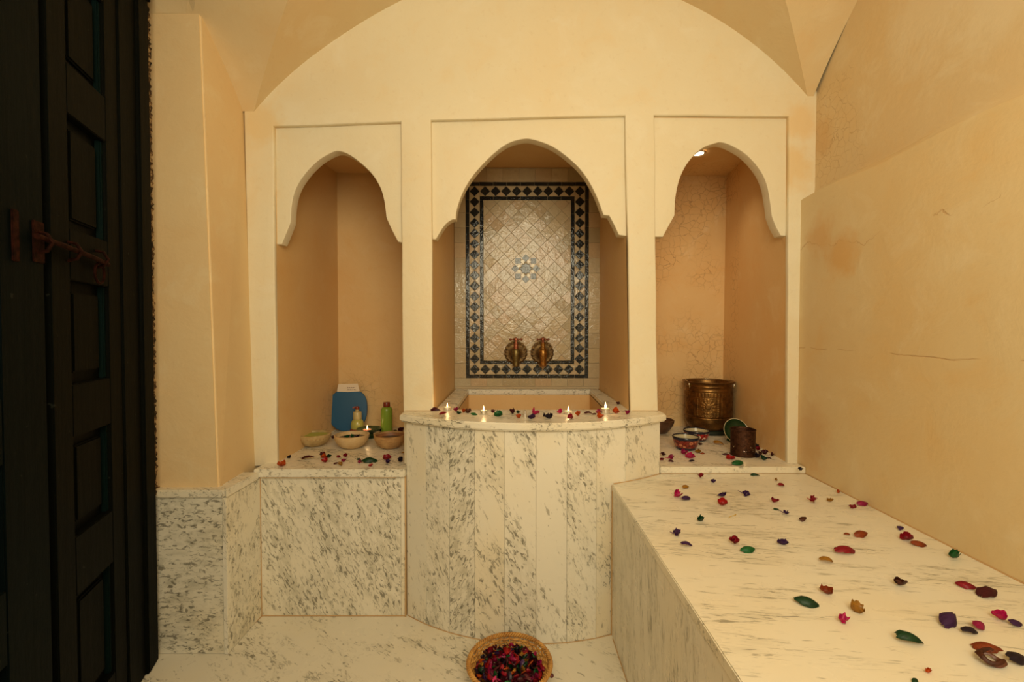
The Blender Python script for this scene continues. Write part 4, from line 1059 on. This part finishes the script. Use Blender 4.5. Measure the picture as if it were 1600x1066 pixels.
def petal_bm(kind, L, seed):
    """returns the mesh of one dried petal about L long, resting on z = 0"""
    rnd = random.Random(seed); bm = bmesh.new(); th_ = 0.0009
    if kind == 'leaf':
        add_blade(bm, L, L * rnd.uniform(.42, .55), -rnd.uniform(.5, .8), -rnd.uniform(.35, .6), rnd, twist=rnd.uniform(-.5, .5), crinkle=.05)
    elif kind == 'cup':
        add_blade(bm, L, L * rnd.uniform(1.0, 1.25), rnd.uniform(1.2, 1.7), rnd.uniform(.4, .8), rnd, crinkle=.1, point=1.0)
    elif kind == 'curl':
        add_blade(bm, L, L * rnd.uniform(.75, .95), rnd.uniform(1.6, 2.3), rnd.uniform(.6, 1.0), rnd, crinkle=.12, twist=rnd.uniform(-1.2, 1.2))
    elif kind == 'oval':
        add_blade(bm, L, L * .62, -rnd.uniform(.7, 1.0), -.4, rnd, point=1.0, crinkle=.03)
    elif kind == 'flower':
        for k in range(4):
            mt = Matrix.Rotation(2 * PI * k / 4 + rnd.uniform(-.3, .3), 4, 'Z') @ Matrix.Rotation(rnd.uniform(-.9, -.4), 4, 'Y') @ Matrix.Translation((L * .24, 0, 0))
            add_blade(bm, L * .5, L * .62, 1.1, .6, rnd, mt, nu=6, nv=4, crinkle=.12)
        for k in range(3):
            mt = Matrix.Rotation(2 * PI * k / 3 + .5, 4, 'Z') @ Matrix.Rotation(-1.25, 4, 'Y') @ Matrix.Translation((L * .16, 0, 0))
            add_blade(bm, L * .36, L * .34, 1.2, .5, rnd, mt, nu=5, nv=4, crinkle=.12)
    elif kind in ('pod', 'stalk'):
        sc_ = .62 if kind == 'stalk' else .8
        add_blade(bm, L * sc_, L * sc_ * .75, 1.5, .6, rnd, crinkle=.12)
        mt = Matrix.Translation((0, 0, 0.004)) @ Matrix.Rotation(rnd.uniform(.6, 1.3), 4, 'Z') @ Matrix.Rotation(-.35, 4, 'Y')
        add_blade(bm, L * sc_ * .75, L * sc_ * .5, -1.0, .5, rnd, mt, nu=6, nv=4)
    elif kind == 'ring':
        for s in range(2):
            g = {}
            for i in range(17):
                a = 0.3 + 4.9 * i / 16; w = L * .10 * (math.sin(PI * (.06 + .88 * i / 16)) ** .6)
                for j in range(5):
                    v = j / 4 * 2 - 1
                    g[i, j] = bm.verts.new(((L * .36 + w * v) * math.cos(a), (L * .30 + w * v) * math.sin(a) * .9, (1 - v * v) * w * .9 + s * .006 + .003 * math.sin(3 * a)))
            for i in range(16):
                for j in range(4): bm.faces.new((g[i, j], g[i + 1, j], g[i + 1, j + 1], g[i, j + 1]))
            if s == 0: bmesh.ops.transform(bm, matrix=Matrix.Rotation(2.4, 4, 'Z') @ Matrix.Scale(.8, 4), verts=bm.verts)
    elif kind == 'stem':
        add_tube(bm, [(-L / 2, 0, .0012), (-L * .1, L * .05, .002), (L * .28, 0, .0016)], 0.0011, 6)
        add_tube(bm, [(L * .28, 0, .0022), (L * .4, 0, .003), (L / 2, 0, .0022)], 0.002, 6, rads=[.0012, .0026, .0012]); th_ = 0
    if th_:
        bmesh.ops.solidify(bm, geom=bm.faces, thickness=th_)
    if kind == 'stalk': add_tube(bm, [(-L * .26, 0, L * .05), (-L * .42, L * .04, L * .07), (-L * .62, L * .03, L * .13)], 0.001, 6, rads=[.0018, .0011, .0008])
    bmesh.ops.recalc_face_normals(bm, faces=bm.faces)
    return bm
KN = {'leaf': 'dried_leaf', 'cup': 'petal', 'curl': 'petal', 'oval': 'petal', 'flower': 'dried_flower', 'pod': 'petal', 'stalk': 'petal', 'ring': 'petal', 'stem': 'flower_stem'}
def settle(bm, rot, z_at=0.0):
    bmesh.ops.transform(bm, matrix=rot.to_matrix().to_4x4(), verts=bm.verts)
    zs = min(v.co.z for v in bm.verts); cx = sum((v.co.x for v in bm.verts)) / len(bm.verts); cy = sum((v.co.y for v in bm.verts)) / len(bm.verts)
    bmesh.ops.translate(bm, verts=bm.verts, vec=(-cx, -cy, -zs))
seed = [100]
def petal(px, py, wpx, kind, col, label, z, rz=None, group=None, tilt=0.0):
    seed[0] += 1; rnd = random.Random(seed[0])
    p0 = at_z(px, py + wpx * 0.22, z); L = wpx * p0.y / _f * {'flower': 1.0, 'cup': 1.0, 'stalk': 1.0, 'ring': 1.15}.get(kind, 1.08)
    L = max(L, 0.014)
    bm = petal_bm(kind, L, seed[0])
    rz_ = math.radians(rz) if rz is not None else rnd.uniform(-.6, .6)
    bmesh.ops.scale(bm, vec=(1, 1, 1.0 if kind == 'stem' else (1.35 if kind in ('flower', 'ring') else 1.6)), verts=bm.verts)
    tl = 0.05 if kind in ('stem', 'ring') else 0.55
    settle(bm, Euler((rnd.uniform(.35, 1.0) * tl + tilt, rnd.uniform(-.4, .4) * tl, rz_)))
    o = obj(KN[kind], bm, M['p_' + col], smooth=70); o.location = (p0.x, p0.y, z + 0.0004)
    return tag(o, label, {'dried_leaf': 'leaf', 'dried_flower': 'flower', 'flower_stem': 'stem'}.get(KN[kind], 'petal'), group)
ZB = 0.7505
gB = 'dried petals scattered on the marble bench'
for a in [
 (1095,744,13,'flower','crimson','crimson crumpled flower at the foot of the step slab, above the mustard leaf'),
 (1114.5,752,10,'pod','purple','tiny purple petal beside the crimson flower at the back of the bench'),
 (1072,760,14,'leaf','mustard','mustard leaf at the back left of the bench'),
 (1058.6,774,15,'cup','pink','hot pink petal at the back left of the bench, touching a purple one'),
 (1072,777,17,'oval','purple','purple petal touching the hot pink petal at the back left'),
 (1128,774,13,'curl','purple','curled purple petal just behind the red cupped petal'),
 (1128.7,786.5,16,'cup','red','bright red cupped petal below the curled purple one'),
 (1165,771,20,'stalk','purple','dark purple bud with a long stalk in the back middle of the bench'),
 (1180,741,13,'leaf','darkgreen','small green leaf against the front edge of the step slab'),
 (1213,750,8,'pod','mustard','small mustard petal tip joined to a crimson leaf, far back right'),
 (1221,757,13,'leaf','crimson','crimson leaf pointing away from the small mustard petal'),
 (1211,783,12,'curl','crimson','crimson curl directly behind the tiny green triangle leaf'),
 (1213.5,795.5,9,'leaf','darkgreen','tiny green triangular leaf between crimson curl and purple bud'),
 (1228,800,14,'stalk','purple','small purple bud with stalk beside the tiny green triangular leaf'),
 (1255,811,14,'leaf','brown','small red-brown pointed petal right of the purple bud'),
 (1270,780,26,'stalk','crimson','long crimson petal with a stalk, back right of the bench'),
 (1297,782,10,'curl','mustard','mustard curl right of the long stalked crimson petal'),
 (1095,812,12,'curl','darkgreen','lone small dark green petal on the grey-speckled marble, left side'),
 (1057,832,26,'stalk','purple','largest purple petal with upright stalk near the bench edge'),
 (1073,850,18,'leaf','purple','purple leaf in front of the largest purple stalked petal'),
 (1148,846,21,'flower','crimson','crimson open flower touching nothing but the green leaf before it'),
 (1168,858,22,'oval','green','bright green oval leaf in front of the crimson open flower'),
 (1223,848,16,'curl','purple','crumpled purple petal in the middle of the bench, nearly upright'),
 (1146,803,18,'stem','yellow','thin pale yellow stem lying on the marble behind the red and green pair'),
 (1310,769,8,'curl','orange','tiny orange-red petal at the foot of the right wall'),
 (1347,786,18,'oval','magenta','magenta oval petal close to the right wall'),
 (1332,792,12,'pod','crimson','small crimson petal left of the magenta oval by the right wall'),
 (1407,824,14,'leaf','purple','small purple petal at the foot of the right wall'),
 (1345,834,22,'oval','rust','orange-red folded petal in the middle right of the bench'),
 (1324,834,10,'leaf','rust','tiny reddish scrap left of the orange-red folded petal'),
 (1416,840,19,'cup','crimson','crimson petal joined to a rust brown one near the right wall'),
 (1436,848,22,'oval','rust','rust brown petal joined to the crimson one near the right wall'),
 (1321,858,33,'leaf','crimson','long narrow crimson leaf in the centre right of the bench'),
 (1292,874,22,'leaf','mustard','mustard leaf in front of the long narrow crimson leaf'),
 (1492,868,21,'curl','green','bright green curled leaf by the right wall'),
 (1407,911,20,'curl','brown','dark brown curled pod standing alone in the middle'),
 (1290.5,924,19,'cup','rust','orange-brown pointed petal behind the large dark green leaf'),
 (1260,938,33,'oval','darkgreen','large dark green leaf near the bench edge'),
 (1509,914,23,'oval','crimson','smooth red oval petal right of centre, beside a dark maroon leaf'),
 (1543,922,37,'leaf','maroon','long dark maroon leaf beside the smooth red oval petal'),
 (1340,952,22,'cup','mustard','mustard squarish petal above the pink and purple pair'),
 (1318.6,968,24,'pod','pink','pink and purple folded petal in front of the mustard squarish one'),
 (1483,968,38,'oval','purple','large purple oval petal near the right side, with a darker leaf beside it'),
 (1516,985,26,'leaf','dark','narrow blackish purple leaf touching the large purple oval'),
 (1530,976,28,'oval','magenta','glossy magenta oval petal right of the blackish purple leaf'),
 (1561,964,20,'cup','pink','pink petal above right of the glossy magenta oval'),
 (1587,972,22,'oval','purple','round purple petal at the right edge of the picture'),
 (1422.6,997,38,'leaf','darkgreen','large dark green leaf in the near middle of the bench'),
 (1541,1010,34,'oval','rust','rust coloured curl on top of the brown ring-shaped petal'),
 (1549,1026,44,'ring','brown','brown ring-shaped curled petal at the near right corner'),
 (1590,1028,36,'oval','dark','blackish purple petal at the near right corner, cut by the frame'),
 (1451,1049,11,'curl','orange','tiny orange scrap at the bottom of the picture'),
 (1430,1063,14,'leaf','darkgreen','small dark green leaf tip at the very bottom of the picture'),
]: petal(*a[:5], a[5], ZB, group=gB)
petal(1251, 733.5, 9, 'pod', 'dark', 'tiny black-purple petal at the right end of the step slab', ZS, group='petals in the right niche')
gR = 'petals in the right niche'
for a in [
 (1036,709,14,'stalk','maroon','maroon petal with thin stalk next to the basin corner, right niche'),
 (1034.5,718,7,'curl','crimson','tiny red scrap against the basin corner, right niche'),
 (1048.5,714,17,'stalk','magenta','crimson petal with dark stalk left of the front painted bowl'),
 (1049,720,9,'leaf','maroon','small maroon petal touching the front of the stalked crimson one'),
 (1069.5,708,11,'cup','magenta','magenta petal against the foot of the front painted bowl'),
 (1078.5,713,15,'cup','pink','large hot pink petal in front of the front painted bowl'),
 (1080.5,719.5,9,'leaf','dark','black-purple petal touching the front of the large hot pink one'),
 (1090.5,706,9,'cup','mustard','mustard petal at the right foot of the front painted bowl'),
 (1098,708,8,'leaf','rust','orange-brown petal right of the mustard petal by the bowl'),
 (1094,694,8,'pod','brown','brown-red scrap between the two painted bowls'),
 (1123,691.5,15,'leaf','mustard','mustard pointed leaf alone in the middle of the right niche'),
 (1134,709,10,'leaf','maroon','maroon petal left of the pierced lantern'),
 (1141.5,715.5,13,'cup','red','bright red petal at the left foot of the pierced lantern'),
 (1152.5,722,20,'oval','green','green leaf lying in front of the pierced lantern'),
 (1140,688,9,'curl','green','green scrap under the tipped green bowl'),
 (1183,713,13,'flower','dark','dark purple flower at the right foot of the pierced lantern'),
 (1188,710,10,'curl','brown','brown curl right of the dark purple flower by the lantern'),
 (1194,717,11,'curl','darkgreen','small green curl near the slab edge, right of the lantern'),
 (1200.5,715,9,'leaf','maroon','maroon leaf touching the small green curl near the slab edge'),
 (1184,702,11,'flower','crimson','crimson flower between the lantern and the niche wall'),
 (1181,697,9,'curl','dark','blackish scrap behind the lantern against the niche wall'),
 (1194,706,18,'stalk','maroon','maroon stalked petal along the right wall of the niche'),
 (1207,710,10,'pod','maroon','maroon petal at the end of the stalked one, niche wall foot'),
]: petal(*a[:5], a[5], ZS, group=gR)
o = petal(1152.5, 666, 9, 'flower', 'crimson', 'small crimson dried flower in the mouth of the tipped green bowl', ZS, group=gR)
o.location = Vector((gx_, gy - 0.02, t.location.z)) if False else Vector((at_y(1152.5, 666, 2.90).x, 2.915, ZS + 0.052))
gS = 'petals on the left ledge'
for a in [
 (439.7,726,13,'cup','orange','orange cupped petal at the left end of the ledge edge'),
 (452,714.5,9,'flower','dark','dark purple ball-shaped flower near the left jamb'),
 (481,714,18,'leaf','maroon','maroon leaf in front of the bowl of green cream'),
 (504,711,10,'cup','maroon','maroon petal behind the orange and red pair'),
 (505.7,714.5,11,'cup','orange','orange petal on the front of the ledge with a red one before it'),
 (507,720.5,11,'cup','red','red petal in front of the orange one on the ledge'),
 (514,714,8,'curl','darkgreen','dark green scrap right of the orange petal on the ledge'),
 (529,713.5,8,'pod','crimson','small crimson petal below the middle bowl, left one'),
 (540,712.5,10,'flower','crimson','crimson flower in front of the middle bowl'),
 (537,720,9,'pod','magenta','magenta petal in front of the crimson flower, middle bowl'),
 (525.5,724,9,'leaf','maroon','dark maroon petal at the ledge edge, left of the mustard one'),
 (532,726,10,'cup','mustard','mustard petal at the ledge edge below the middle bowl'),
 (560.7,717.5,10,'stalk','darkgreen','small green sprig between the middle and right bowls'),
 (562,722.5,7,'cup','magenta','pinkish petal just below the small green sprig'),
 (577,718,24,'leaf','darkgreen','long dark green leaf in front of the right tan bowl'),
 (579,727,9,'pod','red','pinkish red petal at the ledge edge under the long green leaf'),
 (604.5,716,13,'cup','crimson','crimson petal below the right tan bowl'),
 (606,722,11,'flower','purple','purple flower just in front of the crimson petal, right tan bowl'),
 (626,719.5,14,'flower','dark','dark purple flower by the basin corner on the left ledge'),
 (630,707,7,'leaf','mustard','yellow-brown petal beside the right tan bowl at the basin'),
 (520.5,684,7,'curl','maroon','maroon scrap between the left and middle bowls'),
 (547.5,676,10,'cup','crimson','dull red petal at the foot of the pump dispenser'),
 (577,665.5,10,'stalk','brown','brown stalked bud right behind the green footed bowl'),
 (595.5,672,9,'curl','dark','blackish scrap left of the lime green bottle'),
 (618,673,10,'leaf','darkgreen','dark green leaf right of the lime green bottle'),
 (627,673,15,'flower','maroon','dark maroon flower in the back right of the left ledge'),
 (622.5,676.5,9,'flower','purple','purple petal between dark green leaf and maroon flower'),
]: petal(*a[:5], a[5], ZS, group=gS)
for k, (dx, dy, c_) in enumerate(((-.02, -.01, 'green'), (.012, -.018, 'darkgreen'), (-.005, .012, 'green'), (-.036, .004, 'darkgreen'), (.03, .01, 'dark'))):
    seed[0] += 1; bm = petal_bm('curl', .034, seed[0]); settle(bm, Euler((.3, -.6 if k < 3 else .1, k)))
    o = obj('petal', bm, M['p_' + c_], smooth=70); o.location = cM + Vector((dx, dy, .0645))
    tag(o, 'dark green petal floating in the middle pale bowl' if c_ != 'dark' else 'blackish petal floating in the middle pale bowl', 'petal', 'petals in the middle bowl' if c_ != 'dark' else None)
gK = 'petals on the basin rim'
for a in [
 (667,636.5,9,'pod','magenta','leftmost magenta petal on the basin rim, against the pier'),
 (680,638.5,17,'leaf','maroon','maroon leaf on the rim just left of the first tealight'),
 (692,645,14,'oval','crimson','red petal on the rim in front of the first tealight'),
 (712.5,641,12,'flower','magenta','crimson and purple flower on the rim right of the first tealight'),
 (717.5,646,8,'curl','darkgreen','dark green scrap between crimson flower and orange flower'),
 (724.4,643,10,'flower','orange','orange flower on the rim left of the brown petal'),
 (732,643.5,10,'cup','brown','maroon-brown petal on the rim right of the orange flower'),
 (741,646.5,11,'oval','green','green leaf on the rim left of the second tealight'),
 (770.6,643,9,'pod','maroon','maroon petal behind the bright green leaf on the rim'),
 (778.7,648,14,'cup','green','bright green leaf on the rim right of the second tealight'),
 (800.6,644,14,'flower','maroon','big dark crimson flower at the middle of the rim'),
 (810,644.5,7,'curl','darkgreen','dark green scrap right of the big dark crimson flower'),
 (810.6,651.5,13,'flower','orange','orange flower at the front of the rim beside the thin candle'),
 (830.5,652,13,'cup','purple','purple petal at the front of the rim right of the thin candle'),
 (837,645.5,13,'cup','pink','hot pink petal on the rim behind the purple one'),
 (856,651.5,15,'curl','dark','dark purple winged petal alone on the front of the rim'),
 (874.4,644.5,9,'cup','pink','pink petal on the rim left of the fourth candle'),
 (891,653,11,'cup','crimson','crimson petal on the rim directly in front of a tealight'),
 (903,647.5,13,'flower','orange','orange flower on the rim right of the tealight'),
 (919.4,645,14,'leaf','maroon','maroon leaf on the rim right of the orange flower'),
 (929,646.5,8,'leaf','brown','small brown petal joining the maroon leaf and crimson petal'),
 (935,644,9,'cup','magenta','crimson petal on the rim left of the tallest flame'),
 (938,651,12,'cup','orange','orange petal at the front of the rim below the tallest flame'),
 (962.5,643.5,12,'cup','orange','orange petal on the rim right of the last tealight'),
 (973,641,9,'stem','brown','brown stem bit on the rim between orange and crimson petals'),
 (980,645.5,12,'flower','magenta','crimson petal at the right end of the rim'),
 (965.6,630.3,8,'pod','maroon','dark maroon bud alone on the right side ledge of the basin'),
]: petal(*a[:5], a[5], ZR, group=gK)

# ------------------------------------------------------------------ basket of potpourri
M['straw'] = clay('golden_straw', (0.62, 0.33, 0.08), (0.34, 0.14, 0.03), 0.6, 0.0)
bc = at_z(796, 1036, 0.10); BC = Vector((bc.x, bc.y, 0.001))
bk = empty('wicker_basket', BC); tag(bk, 'round golden wicker basket heaped with potpourri on the marble floor', 'basket')
def brad(z): return 0.105 + 0.062 * (z / 0.10) ** 0.7
obj('base', lathe([(0, 0.0), (0.10, 0.0), (0.107, 0.004), (0.10, 0.009), (0, 0.008)], 40), M['straw'], bk, smooth=50)
for k in range(9):
    z = 0.008 + 0.0102 * k; n = 144; pts = []; ph = PI * (k % 2)
    for i in range(n):
        a = 2 * PI * i / n; r_b = brad(z) + 0.0045 * math.cos(24 * a + ph)
        pts.append((r_b * math.cos(a), r_b * math.sin(a), z + R.uniform(-.0005, .0005)))
    bm = bmesh.new(); add_tube(bm, pts, 0.0044 if k < 8 else 0.005, 6, close=True); obj('coil', bm, M['straw'], bk, smooth=60)
bm = bmesh.new(); prev = None
add_tube(bm, [Vector((brad(z_), 0, z_)) for z_ in (0.004, 0.02, 0.04, 0.06, 0.08, 0.1)], 0.0026, 6)
me = bpy.data.meshes.new('stake'); bm.to_mesh(me); bm.free(); me.materials.append(M['straw']); finish(me, 60)
for k in range(48):
    o = bpy.data.objects.new('stake', me); C.objects.link(o); o.parent = bk; o.rotation_euler = (0, 0, 2 * PI * k / 48)
# plaited rim: three strands twisting round each other
for s in range(3):
    pts = []; n = 288
    for i in range(n):
        a = 2 * PI * i / n; ph = 30 * a + 2 * PI * s / 3
        rr_ = brad(0.104) + 0.004 + 0.0068 * math.cos(ph); pts.append((rr_ * math.cos(a), rr_ * math.sin(a), 0.104 + 0.0068 * math.sin(ph)))
    bm = bmesh.new(); add_tube(bm, pts, 0.0042, 6, close=True); obj('rim_strand', bm, M['straw'], bk, smooth=60)
bm = bmesh.new(); add_sphere(bm, (0.172, -0.062, 0.092), 0.010, 10, 0.8); obj('fastening_knot', bm, M['p_maroon'], bk, smooth=60)
cols = ['crimson', 'maroon', 'darkgreen', 'magenta', 'dark', 'purple', 'green', 'orange', 'red', 'maroon', 'mustard', 'pink', 'crimson', 'dark', 'magenta', 'brown']
protos = {}
RB = random.Random(11)
kinds = ['cup', 'curl', 'leaf', 'oval', 'flower', 'pod']
names = {'crimson': 'crimson', 'maroon': 'maroon', 'darkgreen': 'dark green', 'magenta': 'magenta', 'dark': 'black-purple', 'purple': 'purple', 'green': 'bright green', 'orange': 'orange', 'red': 'bright red', 'mustard': 'mustard yellow', 'pink': 'hot pink', 'brown': 'brown'}
# a bed of crushed petals fills the basket under the ones that can be told apart
bm = bmesh.new()
for k in range(500):
    a = RB.uniform(0, 2 * PI); r = 0.145 * math.sqrt(RB.random()); z = 0.058 + 0.018 * (1 - (r / .145) ** 2)
    mt = Matrix.Translation((r * math.cos(a), r * math.sin(a), z + RB.uniform(-.008, .004))) @ Euler((RB.uniform(-.8, .8), RB.uniform(-.8, .8), RB.uniform(0, 6))).to_matrix().to_4x4()
    add_blade(bm, .03, .018, 1.0, .5, RB, mt, nu=3, nv=3)
bed = obj('petal_bed', bm, M['p_maroon'], smooth=70); bed.location = BC
tag(bed, 'bed of crushed maroon petals filling the wicker basket under the whole ones', 'petals', kind='stuff')
for k in range(150):
    col = cols[k % len(cols)]; kind = RB.choice(kinds); key = (col, kind)
    if key not in protos:
        seed[0] += 1; bm = petal_bm(kind, RB.uniform(.030, .040), seed[0]); settle(bm, Euler((0, 0, 0)))
        bmesh.ops.translate(bm, verts=bm.verts, vec=(0, 0, -0.005))
        me = bpy.data.meshes.new('petal'); bm.to_mesh(me); bm.free(); me.materials.append(M['p_' + col]); finish(me, 70); protos[key] = me
    o = bpy.data.objects.new('petal', protos[key]); C.objects.link(o)
    r = 0.140 * math.sqrt((k + .5) / 150); a = k * 2.39996
    o.location = BC + Vector((r * math.cos(a), r * math.sin(a), 0.074 + 0.022 * (1 - (r / .140) ** 2) + RB.uniform(-.004, .006)))
    o.rotation_euler = (RB.uniform(-.9, .9), RB.uniform(-.9, .9), RB.uniform(0, 6.28))
    word = {'cup': 'cupped petal', 'curl': 'curled petal', 'leaf': 'pointed petal', 'oval': 'oval petal', 'flower': 'small flower', 'pod': 'folded petal'}[kind]
    nx, ny = math.cos(a), math.sin(a)
    where = 'in the centre of' if r < 0.055 else ('at the back of' if ny > .7 else 'at the front of' if ny < -.7 else ('at the left' if nx < 0 else 'at the right') + (' back of' if ny > .1 else ' front of'))
    tag(o, names[col] + ' ' + word + ' ' + where + ' the wicker basket heap', 'flower' if kind == 'flower' else 'petal', names[col] + ' pieces in the wicker basket')
    if kind == 'flower': o.name = 'dried_flower'
